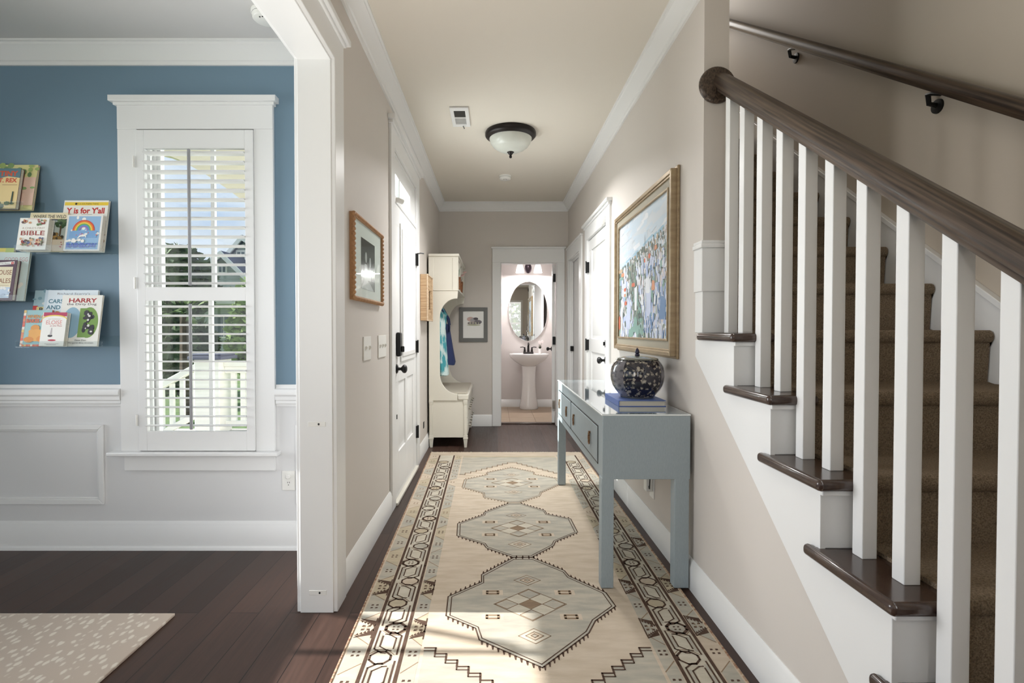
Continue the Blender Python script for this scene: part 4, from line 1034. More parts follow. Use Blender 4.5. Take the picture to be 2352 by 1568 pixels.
for y0, y1, mt, an in ((vy0 + .052, 3.853, 'greyframe', -.004), (3.870, vy1 - .047, 'white', .006)):
    m = MB(); n = 12
    for i in range(n):
        y = y0 + (y1 - y0) * (i + .5) / n; m.prism([(y - .004, CH - .009), (y - .003, CH - .010), (y + .005, CH - .004), (y + .004, CH - .003)] if an > 0 else [(y - .0015, CH - .010), (y + .0, CH - .010), (y + .0, CH - .004), (y - .0015, CH - .004)], 'x', vx0 + .024, vx1 - .024)
    obj('louver_panel', m, mt, vt)
lv = MB(); lv.tube([(-.235, vy1 - .02, CH - .012), (-.225, vy1 - .01, CH - .03)], .004, 6); obj('damper_lever', lv, 'greyframe', vt)

# ================================================================== HALL BENCH (hall tree)
hx0, hf_, hy0, hy1 = -.655, -.268, 5.27, 6.40
ht = thing('hall_tree', 'cream hall bench with hooks and cubbies standing against the left wall', 'hall tree', (-.46, 5.83, 0))
def side(y0, y1):
    m = MB(); pts = [(hx0, .473), (-.368, .473), (-.368, .535)]
    for a in range(0, 91, 10): pts.append((-.368 - .177 * math.sin(R(a)), .745 - .205 * math.cos(R(a)) + .0))
    for a in range(0, 91, 10): pts.append((-.378 - .167 * math.cos(R(a)), 1.30 + .195 * math.sin(R(a))))
    pts += [(-.368, 1.497), (-.362, 1.576), (hx0, 1.576)]
    m.prism(pts, 'y', y0, y1); return m
for y0, y1 in ((hy0, hy0 + .03), (hy1 - .03, hy1)): obj('side_panel', side(y0, y1), 'cream', ht, .003)
m = MB(); m.box(hx0, hx0 + .015, hy0 + .03, hy1 - .03, .473, 1.576); obj('back_panel', m, 'cream', ht, .002)
m = MB(); m.box(hx0, hf_ - .012, hy0 + .012, hy1 - .012, .100, .482)
obj('bench_box', m, 'cream', ht, .003)
for x in (hx0 + .002, hf_ - .040):
    for y in (hy0, hy1 - .040):
        m = MB(); xc, yc = x + .020, y + .020
        def sq(h0, h1, a0, a1): m.loft([[(xc - a, yc - a, h), (xc + a, yc - a, h), (xc + a, yc + a, h), (xc - a, yc + a, h)] for h, a in ((h0, a0), (h1, a1))])
        sq(0, .085, .013, .020); sq(.085, .10, .024, .024); sq(.10, .125, .021, .021); sq(.125, .43, .0165, .0165); sq(.43, .455, .018, .022); sq(.455, .482, .022, .022)
        obj('leg', m, 'cream', ht, .002)
m = MB(); m.box(hx0 + .015, hf_ + .012, hy0 + .031, hy1 - .031, .482, .535); m.box(-.365, hf_ + .012, hy0 - .004, hy1 + .004, .482, .535); obj('seat', m, 'cream', ht, .008, seg=3)
m = MB(); m.box(hx0 + .03, hf_ - .01, hy0 + .045, hy1 - .045, .535, .548); obj('seat_cushion', m, mat('beige_seat_cloth', (190, 182, 168), .9), ht, .006, seg=3)
for j in range(3):
    for z0, z1 in ((.125, .285), (.295, .455)):
        y0 = hy0 + .06 + j * .34; m = MB(); m.box(hf_ - .014, hf_ + .001, y0, y0 + .33, z0, z1); d = obj('drawer', m, 'cream', ht, .004)
        for yy_ in (y0 + .08, y0 + .25):
            k = MB(); k.lathe([(.006, 0), (.006, .012), (.013, .018), (.013, .024), (.0001, .028)], (0, 0, 0), 12, axis='x'); k.v = [(hf_ + p[0], yy_ + p[1], (z0 + z1) / 2 + p[2]) for p in k.v]; obj('knob', k, 'steel', d)
m = MB(); cf = -.362
m.box(hx0, cf, hy0, hy0 + .02, 1.576, 1.915); m.box(hx0, cf, hy1 - .02, hy1, 1.576, 1.915); m.box(hx0, cf, hy0, hy1, 1.576, 1.60); m.box(hx0, cf, hy0, hy1, 1.895, 1.915); m.box(hx0, hx0 + .012, hy0, hy1, 1.576, 1.915)
for y in (hy0 + .37, hy0 + .74): m.box(hx0, cf, y, y + .02, 1.576, 1.915)
m.box(cf - .0, cf + .004, hy0, hy0 + .05, 1.50 + .076, 1.915); m.box(hx0, cf + .006, hy0 - .006, hy1 + .006, 1.575, 1.583)
m.box(-.415, -.365, hy0 - .006, hy0, 1.583, 1.90); m.box(hx0, hx0 + .05, hy0 - .006, hy0, 1.583, 1.90)
obj('cubby_cabinet', m, 'cream', ht, .002)
m = MB(); m.box(hx0, cf + .012, hy0 - .012, hy1 + .012, 1.915, 1.942); obj('cornice', m, 'cream', ht, .006)
for y in (5.50, 5.78, 6.06):
    m = MB(); m.tube([(hx0 + .015, y, 1.42), (hx0 + .04, y, 1.415), (hx0 + .06, y, 1.425), (hx0 + .065, y, 1.445)], .006, 8); m.box(hx0 + .014, hx0 + .020, y - .012, y + .012, 1.39, 1.46); obj('coat_hook', m, 'bronze', ht)
# garments
def garment(name, label, cat, yc, secs, mt, amp=.012, nf=6, straps=None, parent=None):
    m = MB(); rings = []
    for (z, x0, x1, hy) in secs:
        ring = []; n = 48
        for k in range(n):
            a = 2 * math.pi * k / n; f = 1 + amp / max(hy, .02) * math.cos(nf * a + z * 2.0)
            ring.append(((x0 + x1) / 2 + (x1 - x0) / 2 * math.cos(a), yc + hy * math.sin(a) * f, z + .006 * math.sin(3 * a)))
        rings.append(ring)
    m.loft(rings); o = obj(name, m, mt, parent, smooth=60)
    return tag(o, label, cat)
garment('patterned_dress', 'teal and white batik dress hanging on a hook of the cream hall bench', 'dress', 5.56, [(1.44, -.605, -.575, .02), (1.42, -.615, -.545, .05), (1.34, -.625, -.495, .10), (1.2, -.628, -.512, .12), (1.0, -.630, -.500, .13), (.85, -.632, -.490, .14), (.715, -.632, -.478, .15), (.705, -.62, -.50, .14)], 'teal')
ap_ = thing('navy_apron', 'navy blue apron with long straps hanging across the teal dress on the hall bench', 'apron', (-.53, 5.80, .80))
ga = garment('apron_cloth', None, None, 5.84, [(1.245, -.56, -.492, .07), (1.18, -.625, -.488, .10), (1.0, -.628, -.458, .115), (.83, -.630, -.428, .125), (.80, -.625, -.436, .12)], 'navy', parent=ap_)
for pts in ([(-.588, 5.50, 1.447), (-.540, 5.51, 1.38), (-.490, 5.55, 1.30), (-.485, 5.70, 1.22), (-.492, 5.76, 1.17)], [(-.588, 5.52, 1.447), (-.54, 5.66, 1.40), (-.495, 5.78, 1.30), (-.492, 5.84, 1.24)]):
    m = MB(); m.tube(pts, .011, 8); obj('strap', m, 'navy', ap_)
# woven tray on the wall
wt = thing('woven_basket', 'flat rectangular woven tray with a handle slot hung beside the front door', 'basket', (XL, 5.02, 1.28))
m = MB(); wy0, wy1, wz0, wz1 = 4.80, 5.19, 1.268, 1.690; wx0, wx1 = XL + .002, XL + .068
m.box(wx0, wx1, wy0, wy0 + .012, wz0, wz1); m.box(wx0, wx1, wy1 - .012, wy1, wz0, wz1); m.box(wx0, wx1, wy0, wy1, wz0, wz0 + .012); m.box(wx0, wx1, wy0, wy1, wz1 - .012, wz1)
for a, b, c, d in ((wy0, wy1, wz0, 1.375), (wy0, wy1, 1.55, wz1), (wy0, 4.93, 1.375, 1.55), (5.06, wy1, 1.375, 1.55)): m.box(wx1 - .012, wx1, a, b, c, d)
obj('tray', m, 'tan', wt, .004)
m = MB()
for a, b, c, d in ((wy0 - .003, wy0 + .010, wz0 - .003, wz1 + .003), (wy1 - .010, wy1 + .003, wz0 - .003, wz1 + .003), (wy0, wy1, wz0 - .003, wz0 + .01), (wy0, wy1, wz1 - .01, wz1 + .003)): m.box(wx1 - .008, wx1 + .005, a, b, c, d)
obj('rim', m, mat('pale_woven_rim', (216, 196, 170), .8, noise=((4, 4, 90), (196, 164, 132), .7)), wt, .003)
# little baskets with greenery in front of the cubbies
def wbask(label, c, r, h, plant):
    t = thing('wicker_basket', label, 'basket', c, 'wicker baskets on the hall bench cubbies')
    m = MB(); m.loft([[(c[0] + sx * r * k, c[1] + sy * r * 1.3 * k, c[2] + z) for sx, sy in ((-1, -1), (1, -1), (1, 1), (-1, 1))] for z, k in ((0, .85), (h, 1.0), (h, .9), (.01, .78))]); obj('basket_body', m, 'brownbask', t, .004)
    m = MB(); rr = random.Random(int(c[1] * 100))
    for i in range(26):
        a = rr.uniform(0, 6.28); q = rr.uniform(.0, r * 1.1); tip = Vector((c[0] + math.cos(a) * q, c[1] + math.sin(a) * q * 1.2, c[2] + h + rr.uniform(.04, .12)))
        bs = Vector((c[0] + math.cos(a) * q * .3, c[1] + math.sin(a) * q * .3, c[2] + h * .8)); sd = Vector((-math.sin(a), math.cos(a), 0)) * .012; md = (tip + bs) / 2
        m.add([bs, md + sd, tip, md - sd], [(0, 1, 2, 3)], 0 if (i % 5 or not plant) else 1)
    if plant:
        for i in range(5): m.ball((c[0] + .03 + .01 * i, c[1] - .04 + .02 * (i % 3), c[2] + h + .06 + .012 * i), .022, .010, .006, 1, 8, 5)
    obj('greenery', m, [mat('sage_leaves', (150, 164, 146), .7), mat('pink_petals', (222, 186, 180), .7)], t, smooth=0)
wbask('brown wicker basket of sage leaves in the nearest cubby of the hall bench', (-.392, 5.47, 1.6005), .045, .125, False)
wbask('brown wicker basket with pink blossoms in the farther cubby of the hall bench', (-.395, 5.92, 1.6005), .045, .12, True)

# ================================================================== POWDER ROOM
mr = thing('oval_mirror', 'frameless oval mirror above the pedestal sink', 'mirror', (.5185, 8.06, 1.013))
m = MB(); n = 64
m.prism([(.5185 + .300 * math.cos(2 * math.pi * i / n), 1.468 + .456 * math.sin(2 * math.pi * i / n)) for i in range(n)], 'y', 8.046, 8.058); obj('mirror_glass', m, 'mirror', mr, .006)
m = MB(); m.prism([(.5185 + .294 * math.cos(2 * math.pi * i / n), 1.468 + .450 * math.sin(2 * math.pi * i / n)) for i in range(n)], 'y', 8.058, 8.0605); obj('backing', m, 'greyframe', mr)
vl = thing('vanity_light', 'bronze two-shade vanity light glowing above the oval mirror', 'light', (.524, 8.06, 2.02))
m = MB(); m.lathe([(.0001, 0), (.052, 0), (.052, .012), (.040, .020), (.036, .012), (.024, .012), (.020, .024), (.0001, .030)], (0, 0, 0), 28, axis='y'); m.v = [(.5185 + p[0], 8.057 - p[1], 2.125 + p[2] * 1.5) for p in m.v]; obj('back_plate', m, mat('bronze_silver', (96, 84, 92), .25, metal=.8), vl)
for x in (.39, .66):
    m = MB(); m.tube([(.5185, 8.04, 2.19), ((x + .5185) / 2, 8.0, 2.235), (x, 7.965, 2.225), (x, 7.96, 2.19)], .008, 8); obj('arm', m, 'bronze', vl)
    m = MB(); m.lathe([(.0001, .04), (.020, .04), (.030, .018), (.033, .0), (.0001, .0)], (x, 7.96, 2.165), 20); obj('shade_cap', m, 'bronze', vl)
    m = MB(); m.lathe([(.034, .0), (.046, -.035), (.056, -.075), (.064, -.125), (.061, -.125), (.053, -.075), (.043, -.035), (.031, -.003)], (x, 7.96, 2.168), 28); obj('glass_shade', m, 'shade', vl, smooth=60)
d = bpy.data.lights.new('vanity_bulbs', 'AREA'); d.shape = 'RECTANGLE'; d.size = .4; d.size_y = .08; d.energy = 17.0; d.color = (1, .965, .96)
o = bpy.data.objects.new('vanity_bulbs', d); COL.objects.link(o); o.location = (.52, 7.86, 2.02); o.rotation_euler = (0, 0, 0)
d = bpy.data.lights.new('vanity_up', 'POINT'); d.energy = 1.2; d.shadow_soft_size = .06; d.color = (1, .96, .95)
o = bpy.data.objects.new('vanity_up', d); COL.objects.link(o); o.location = (.52, 7.80, 2.30)
# sink
sx_, sy_ = .5185, 7.835
sk_ = thing('pedestal_sink', 'white ceramic pedestal sink in the powder room', 'sink', (sx_, sy_, .006))
m = MB(); m.lathe([(.0001, .0), (.135, .0), (.140, .01), (.138, .06), (.118, .16), (.104, .30), (.098, .42), (.100, .54), (.108, .64), (.115, .69)], (sx_, sy_ + .03, .006), 40, sy=.85); obj('pedestal', m, 'ceram', sk_, smooth=70)
m = MB(); m.lathe([(.10, .64), (.16, .675), (.22, .715), (.265, .755), (.288, .79), (.293, .815), (.288, .825), (.275, .826), (.235, .818), (.19, .785), (.10, .755), (.0001, .75)], (sx_, sy_, .006), 48, sy=.76); obj('basin', m, 'ceram', sk_, smooth=70)
fc_ = thing('faucet', 'dark bronze two-handle faucet on the pedestal sink', 'faucet', (sx_, 7.99, .830))
m = MB(); m.box(sx_ - .078, sx_ + .078, 7.965, 8.015, .826, .850); obj('deck_plate', m, 'bronze', fc_, .008, seg=3)
m = MB(); m.lathe([(.022, 0), (.018, .03), (.015, .09), (.014, .10)], (sx_, 7.99, .845), 16); m.tube([(sx_, 7.99, .93), (sx_, 7.985, .965), (sx_, 7.955, .985), (sx_, 7.915, .975), (sx_, 7.905, .955)], [.014, .013, .012, .011, .011], 12); obj('spout', m, 'bronze', fc_)
for s_ in (-1, 1):
    m = MB(); x = sx_ + s_ * .055; m.lathe([(.021, 0), (.017, .02), (.011, .06), (.012, .075), (.0001, .08)], (x, 7.99, .845), 14); m.tube([(x, 7.99, .915), (x + s_ * .03, 7.985, .925), (x + s_ * .068, 7.98, .920)], [.007, .006, .007], 8); obj('handle', m, 'bronze', fc_)
op = thing('orchid_pot', 'small white pot with two white orchid blooms on the sink', 'plant', (.690, 7.955, .822))
m = MB(); m.lathe([(.0001, 0), (.022, 0), (.027, .08), (.025, .08), (.020, .07), (.0001, .07)], (.690, 7.955, .8225), 18); obj('pot', m, 'ceram', op)
m = MB(); m.tube([(.688, 7.955, .89), (.680, 7.953, .95), (.688, 7.95, .99)], .003, 6); m.tube([(.694, 7.955, .89), (.700, 7.953, .95), (.724, 7.95, 1.0)], .003, 6)
for a, ln in ((2.6, .05), (1.2, .07), (1.8, .075), (.5, .05)):
    c0 = Vector((.692, 7.955, .89)); tp = c0 + Vector((math.cos(a) * ln * .6, -.01, ln)); sd = Vector((.007, .003, 0)); md = (c0 + tp) / 2; m.add([c0, md + sd, tp, md - sd], [(0, 1, 2, 3)])
obj('stem', m, mat('dark_orchid_leaf', (58, 66, 46), .5), op)
for c in ((.686, 7.948, .995), (.726, 7.948, 1.005)):
    m = MB()
    for i in range(5):
        a = 2 * math.pi * i / 5 + .3; m.ball((c[0] + .010 * math.cos(a), c[1], c[2] + .013 * math.sin(a)), .012, .004, .014, seg=8, rings=5)
    obj('bloom', m, mat('white_petal', (236, 226, 224), .6), op)
tr_ = thing('towel_ring', 'dark bronze towel ring on the powder room left wall', 'towel ring', (.0, 7.5, 1.35))
m = MB(); ring = [(.092, 7.5 + .075 * math.cos(2 * math.pi * i / 24), 1.335 + .075 * math.sin(2 * math.pi * i / 24)) for i in range(24)]; m.tube(ring, .005, 8, closed=True); obj('ring', m, 'bronze', tr_)
m = MB(); m.tube([(.0, 7.5, 1.415), (.092, 7.5, 1.412)], .010, 10); obj('wall_mount', m, 'bronze', tr_)
m = MB(); rings = []
for z, hw, hy in ((1.275, .012, .05), (1.2, .016, .075), (1.08, .018, .09), (.98, .018, .095)): rings.append([(.090 + hw * math.cos(2 * math.pi * k / 20), 7.5 + hy * math.sin(2 * math.pi * k / 20), z) for k in range(20)])
m.loft(rings); tag(obj('hand_towel', m, mat('grey_blue_towel', (170, 180, 190), .95), None), 'grey blue hand towel hanging from the bronze ring', 'towel')
# ================================================================== ACRYLIC BOOK LEDGES AND PICTURE BOOKS
def ledge(label, x0, x1, z):
    t = thing('book_ledge', label, 'shelf', ((x0 + x1) / 2, YW, z), 'clear acrylic book ledges on the blue wall')
    m = MB(); y0 = YW - .135
    m.box(x0, x1, y0, YW - .001, z - .0045, z); m.box(x0, x1, y0, y0 + .004, z, z + .030); m.box(x0, x1, YW - .005, YW - .001, z, z + .055)
    obj('ledge_body', m, 'acrylic', t, .0015); return z
zA = ledge('clear acrylic ledge highest on the blue wall, holding a green landscape book', -2.96, -2.402, 1.806)
zB = ledge('clear acrylic ledge holding the rainbow book', -2.452, -2.008, 1.586)
zC = ledge('clear acrylic ledge at the photo edge holding a purple bordered book', -2.96, -2.430, 1.331)
zD = ledge('clear acrylic ledge lowest on the blue wall', -2.452, -2.008, 1.094)
_cm = {}
def col(c):
    if c not in _cm:
        _cm[c] = mat('print_ink_%02x%02x%02x' % c, c, 0.35)
    return _cm[c]
TH = R(10)
def book(name, label, x0, x1, h, t, zb, slot_y, art, cover=(240, 238, 230), group='picture books on the acrylic ledges'):
    w_ = x1 - x0; root = thing(name, label, 'book', (0, 0, 0), group)
    cols = [cover]; m = MB()
    m.box(0, w_, 0, .0022, 0, h); m.box(0, w_, t - .0022, t, 0, h); m.box(-.0005, .003, 0, t, 0, h)
    def ci(c):
        if c not in cols: cols.append(c)
        return cols.index(c)
    class A:
        lay = 0
        def fn(s):
            s.lay += 1; l = s.lay
            return lambda u, v: (u * w_, -.00008 * l, v * h)
        def poly(s, c, *p): m.flat(list(p), s.fn(), ci(c))
        def rect(s, c, a, b, d, e): m.flat([(a, d), (b, d), (b, e), (a, e)], s.fn(), ci(c))
        def disc(s, c, x, y, r, ry=None, n=20): 
            ry = ry or r * w_ / h; m.flat([(x + r * math.cos(2 * math.pi * i / n), y + ry * math.sin(2 * math.pi * i / n)) for i in range(n)], s.fn(), ci(c))
        def arc(s, c, x, y, r, wd, n=20):
            f = s.fn(); k = w_ / h
            P = [(x + r * math.cos(math.pi * i / n), y + r * k * math.sin(math.pi * i / n)) for i in range(n + 1)]; Q = [(x + (r - wd) * math.cos(math.pi * i / n), y + (r - wd) * k * math.sin(math.pi * i / n)) for i in range(n + 1)]
            for i in range(n): m.flat([P[i], P[i + 1], Q[i + 1], Q[i]], f, ci(c))
        def text(s, c, body, cx, cy, wd, hh, bold=.0):
            f = s.fn(); m.text(body, lambda x, z: f(x / w_, z / h), cx * w_, cy * h, hh * h, wd * w_, ci(c), 0, bold)
        def blobs(s, cs, a, b, d, e, n, r, seed):
            q = random.Random(seed)
            for i in range(n): s.disc(q.choice(cs), q.uniform(a, b), q.uniform(d, e), r * q.uniform(.5, 1.2), r * q.uniform(.4, 1.1) * w_ / h, 7)
    art(A())
    obj('cover', m, [col(c) for c in cols], root, smooth=0, normals=False)
    pg = MB(); pg.box(.003, w_ - .003, .0022, t - .0022, .003, h - .003); obj('page_block', pg, 'pages', root)
    root.location = (x0, slot_y, zb + .0006 + t * math.sin(TH)); root.rotation_euler = (-TH, 0, 0)
    return root
K = (44, 40, 40); RD = (200, 44, 40); W_ = (244, 242, 236); SKY = (134, 178, 212); OR = (222, 130, 66)
def a_yall(a):
    a.rect((240, 206, 70), 0, 1, .90, .965); a.text(K, "IT'S A SOUTHERN THING", .53, .932, .50, .028); a.disc(K, .27, .932, .025)
    a.text((196, 44, 42), "Y is for Y'all", .5, .80, .86, .12, .03); a.rect((120, 120, 118), .42, .66, .715, .722); a.rect((120, 120, 118), .38, .70, .685, .692)
    a.rect((210, 200, 176), 0, 1, 0, .60); a.blobs([(96, 110, 84), (170, 140, 110), (206, 190, 160)], .02, .98, .02, .6, 30, .07, 3)
def a_rain(a):
    a.rect((150, 186, 220), .05, .95, .04, .96); a.blobs([W_], .1, .9, .45, .92, 9, .06, 8)
    for i, c in enumerate(((216, 78, 56), (234, 140, 60), (240, 208, 84), (110, 176, 96), (86, 148, 200), (150, 116, 182))): a.arc(c, .5, .56, .31 - .035 * i, .037)
    a.rect((126, 168, 212), .12, .88, .36, .555); a.blobs([W_, (214, 120, 120)], .1, .9, .3, .55, 10, .022, 12)
    a.disc(W_, .5, .42, .085, .03); a.disc(W_, .59, .46, .04, .028); a.poly(W_, (.40, .41), (.50, .42), (.36, .33)); a.poly(W_, (.55, .42), (.6, .42), (.60, .35)); a.poly((170, 150, 200), (.38, .43), (.45, .50), (.47, .43))
    a.text((92, 116, 190), 'RAINBOW', .5, .15, .84, .13, .05); a.blobs([W_], .08, .92, .25, .30, 8, .05, 4)
def a_bible(a):
    a.text((140, 96, 70), "A CHILD'S FIRST", .5, .68, .78, .055); a.text((150, 60, 50), 'BIBLE', .5, .52, .82, .14, .02); a.rect((170, 130, 96), .15, .85, .605, .612)
    a.blobs([(140, 52, 44), (206, 150, 110), (98, 78, 62), (186, 160, 120), (120, 96, 130)], .1, .4, .82, .92, 12, .05, 5); a.blobs([(140, 52, 44), (206, 150, 110), (110, 130, 90), (186, 160, 120)], .62, .9, .78, .95, 12, .05, 6)
    a.blobs([(150, 60, 50), (206, 150, 110), (104, 120, 84), (98, 78, 62), (214, 176, 140), (90, 100, 140)], .12, .9, .10, .36, 46, .05, 7)
    a.rect((196, 120, 70), .3, .7, .955, .965)
def a_wild(a):
    a.rect((236, 222, 186), 0, 1, 0, 1); a.text(K, 'WHERE THE WILD', .52, .90, .88, .085, .01); a.rect((46, 48, 64), .18, 1, .78, .83)
    a.rect((186, 196, 190), .55, 1, .30, .80); a.blobs([(64, 92, 58), (88, 112, 70), (50, 70, 48)], .72, .98, .62, .80, 20, .06, 2); a.rect((96, 74, 52), .84, .88, .32, .66); a.blobs([(150, 120, 70), (70, 60, 46), (180, 140, 80)], .62, .98, .28, .45, 18, .06, 4)
    a.rect((226, 212, 190), .5, 1, 0, .30); a.blobs([(190, 90, 100)], .9, .95, .1, .24, 5, .02, 3)
def a_cars(a):
    a.rect((226, 236, 242), 0, 1, 0, 1); a.rect((206, 222, 232), .0, .05, 0, 1); a.text((120, 118, 120), 'Richard Scarry\'s', .54, .93, .62, .05); a.text((64, 122, 140), 'CARS AND', .36, .80, .56, .075, .02); a.text((64, 122, 140), 'AND THINGS', .42, .69, .74, .075, .02)
    a.rect((110, 164, 206), .05, .95, .30, .60); a.blobs([(220, 150, 70), (196, 70, 60), (236, 206, 120), (110, 90, 70)], .08, .9, .50, .60, 14, .05, 9)
def a_bus(a):
    a.rect((176, 204, 212), 0, 1, .55, 1); a.blobs([(226, 230, 226), (140, 176, 190)], 0, 1, .72, 1, 24, .05, 3); a.rect((206, 60, 54), 0, .10, .60, .72); a.rect((232, 214, 140), .08, 1, .60, .70); a.text((60, 58, 56), 'BUS', .28, .65, .28, .075, .03); a.blobs([(120, 110, 110), (190, 180, 176), (90, 84, 90)], 0, 1, .48, .58, 20, .05, 4)
def a_bake(a):
    a.rect((164, 204, 206), 0, 1, 0, 1); q = random.Random(6)
    for i in range(26): a.rect(q.choice(((236, 150, 110), (240, 206, 130), (232, 120, 100), (250, 236, 220))), .0 if i < 13 else i % 13 / 13, .09 if i < 13 else i % 13 / 13 + .07, (i % 13) / 13 if i < 13 else .0, (i % 13) / 13 + .07 if i < 13 else .05)
    a.text((226, 150, 70), 'WHEN A B', .5, .82, .74, .09, .03); a.text((222, 110, 70), 'BAKES A C', .52, .70, .78, .11, .04)
    a.disc((228, 160, 84), .48, .50, .16, .09); a.disc((236, 176, 98), .55, .30, .28, .17); a.disc((224, 150, 80), .3, .18, .18, .08); a.disc((226, 152, 80), .75, .20, .18, .09); a.disc((236, 176, 98), .38, .40, .12, .06)
def a_elo(a):
    a.rect((186, 58, 92), 0, 1, .88, 1); a.disc((238, 210, 92), .5, .80, .52, .125, 30); a.disc(W_, .5, .78, .50, .11, 30); a.rect(W_, 0, 1, .1, .80)
    a.text((160, 130, 130), 'KAY THOMPSON\'S', .5, .80, .5, .022); a.text((226, 136, 130), 'ELOISE', .5, .70, .66, .12); a.text((206, 130, 130), 'at the Plaza', .6, .60, .5, .05)
    a.disc(K, .40, .30, .10, .035); a.poly((196, 190, 190), (.38, .32), (.46, .32), (.46, .52), (.42, .55)); a.disc((190, 50, 70), .5, .17, .17, .025); a.rect((160, 150, 150), .22, .8, .06, .07); a.rect((160, 150, 150), .3, .7, .03, .04)
def a_harry(a):
    a.text((168, 46, 44), 'HARRY', .52, .895, .70, .085, .03); a.text((70, 56, 58), 'the Dirty Dog', .50, .815, .74, .055, .01)
    a.disc((150, 186, 206), .30, .46, .24, .30, 30); a.disc((124, 160, 76), .72, .46, .24, .30, 30); a.rect((124, 160, 76), .48, .70, .17, .74)
    a.blobs([(44, 42, 46), (60, 56, 58)], .62, .84, .22, .66, 26, .07, 5); a.blobs([(226, 224, 220)], .66, .82, .26, .62, 7, .035, 8)
    a.text(K, 'Gene Zion', .58, .115, .28, .03); a.text(K, 'Margaret Bloy Graham', .60, .06, .62, .028)
def a_egg(a):
    a.rect((214, 228, 224), 0, 1, 0, 1); a.text((190, 140, 140), 'GOOD EGG', .72, .85, .50, .085); a.blobs([(240, 236, 226), (190, 206, 196)], .1, .95, .1, .75, 16, .06, 5)
def a_mouse(a):
    a.rect((84, 52, 66), 0, 1, 0, 1); a.poly(W_, (.3, .86), (.92, .90), (.92, .97), (.3, .93)); a.disc((206, 64, 58), .86, .925, .045); a.text(W_, '2', .86, .925, .03, .04); a.text(K, 'I Can Read', .60, .915, .34, .025)
    a.rect((236, 224, 190), .06, .90, .05, .83); a.text((150, 96, 56), 'MOUSE', .62, .69, .52, .12, .01); a.text((150, 96, 56), 'TALES', .65, .48, .46, .12, .01); a.rect((180, 160, 130), .4, .85, .36, .37); a.rect((196, 214, 232), .06, .90, .05, .32); a.blobs([(180, 196, 214), W_], .3, .88, .08, .32, 14, .05, 3)
def a_nyx(a):
    a.rect((232, 206, 148), 0, 1, 0, 1); a.poly((92, 124, 134), (0, .78), (.4, .72), (.7, .80), (1, .76), (1, 1), (0, 1)); a.text((206, 84, 50), 'TINY', .72, .87, .44, .13, .04); a.text((206, 84, 50), 'T. REX', .72, .70, .44, .11, .04); a.rect((150, 110, 90), .6, .96, .58, .59)
    a.blobs([(74, 92, 70), (104, 118, 84)], .3, .98, .0, .14, 18, .06, 4); a.poly((54, 74, 58), (.86, .1), (.90, .1), (.90, .42), (.87, .42))
def a_land(a):
    a.rect((222, 214, 150), 0, 1, 0, 1); a.blobs([(134, 160, 106), (160, 180, 110), (110, 140, 96)], 0, 1, .78, 1, 26, .07, 4); a.rect((232, 196, 176), 0, 1, .1, .72); a.blobs([(140, 170, 110), (222, 190, 170)], 0, 1, .3, .6, 16, .06, 7)
def a_yel(a): a.rect((240, 226, 120), 0, 1, .93, 1); a.rect((200, 216, 130), .8, 1, .85, 1)
yf = lambda h, t: YW - .002 - h * math.sin(TH) - t * math.cos(TH) - .004
s0 = yf(.285, .014)
book('picture_book', 'white picture book with red title and yellow top band, tallest on the rainbow ledge', -2.280, -2.046, .284, .014, zB, s0, a_yall)
s1 = s0 - .018
book('picture_book', 'blue picture book with a rainbow on its cover', -2.232, -2.046, .196, .022, zB, s1 - .008, a_rain, (236, 232, 226))
book('picture_book', 'cream picture book with a palm tree, half hidden behind the white bible book', -2.436, -2.240, .212, .012, zB, s0 - .016, a_wild, (236, 222, 186))
book('picture_book', 'small thick white illustrated bible standing left on the rainbow ledge', -2.450, -2.300, .170, .034, zB, s0 - .016 - .039, a_bible)
t0 = yf(.302, .010)
book('picture_book', 'pale blue book with a red bus strip at the left of the lowest ledge', -2.446, -2.20, .300, .010, zD, t0, a_bus, (176, 204, 212))
book('picture_book', 'wide pale blue vehicle picture book at the back of the lowest ledge', -2.378, -2.100, .300, .012, zD, t0 - .014, a_cars, (226, 236, 242))
book('picture_book', 'turquoise picture book with orange lettering low on the lowest ledge', -2.464, -2.318, .192, .010, zD, t0 - .028, a_bake, (232, 130, 100))
book('picture_book', 'white picture book with red title and green panel on the lowest ledge', -2.272, -2.062, .272, .012, zD, t0 - .029, a_harry)
book('picture_book', 'small thick white book with pink and yellow arch in front on the lowest ledge', -2.338, -2.214, .176, .024, zD, t0 - .057, a_elo)
u0 = yf(.29, .010)
book('picture_book', 'yellow book tucked behind the others on the ledge at the photo edge', -2.78, -2.555, .288, .010, zC, u0, a_yel, (226, 222, 190))
book('picture_book', 'pale green book behind the purple bordered book', -2.70, -2.455, .262, .012, zC, u0 - .014, a_egg, (214, 228, 224))
book('picture_book', 'purple bordered reader with cream title panel on the ledge at the photo edge', -2.66, -2.492, .214, .022, zC, u0 - .040, a_mouse, (84, 52, 66))
v0 = yf(.25, .012)
book('picture_book', 'green and peach landscape picture book on the highest ledge', -2.66, -2.420, .252, .012, zA, v0, a_land, (226, 206, 160))
book('picture_book', 'sand coloured picture book with red lettered title on the highest ledge', -2.70, -2.482, .222, .022, zA, v0 - .026, a_nyx, (96, 60, 46))

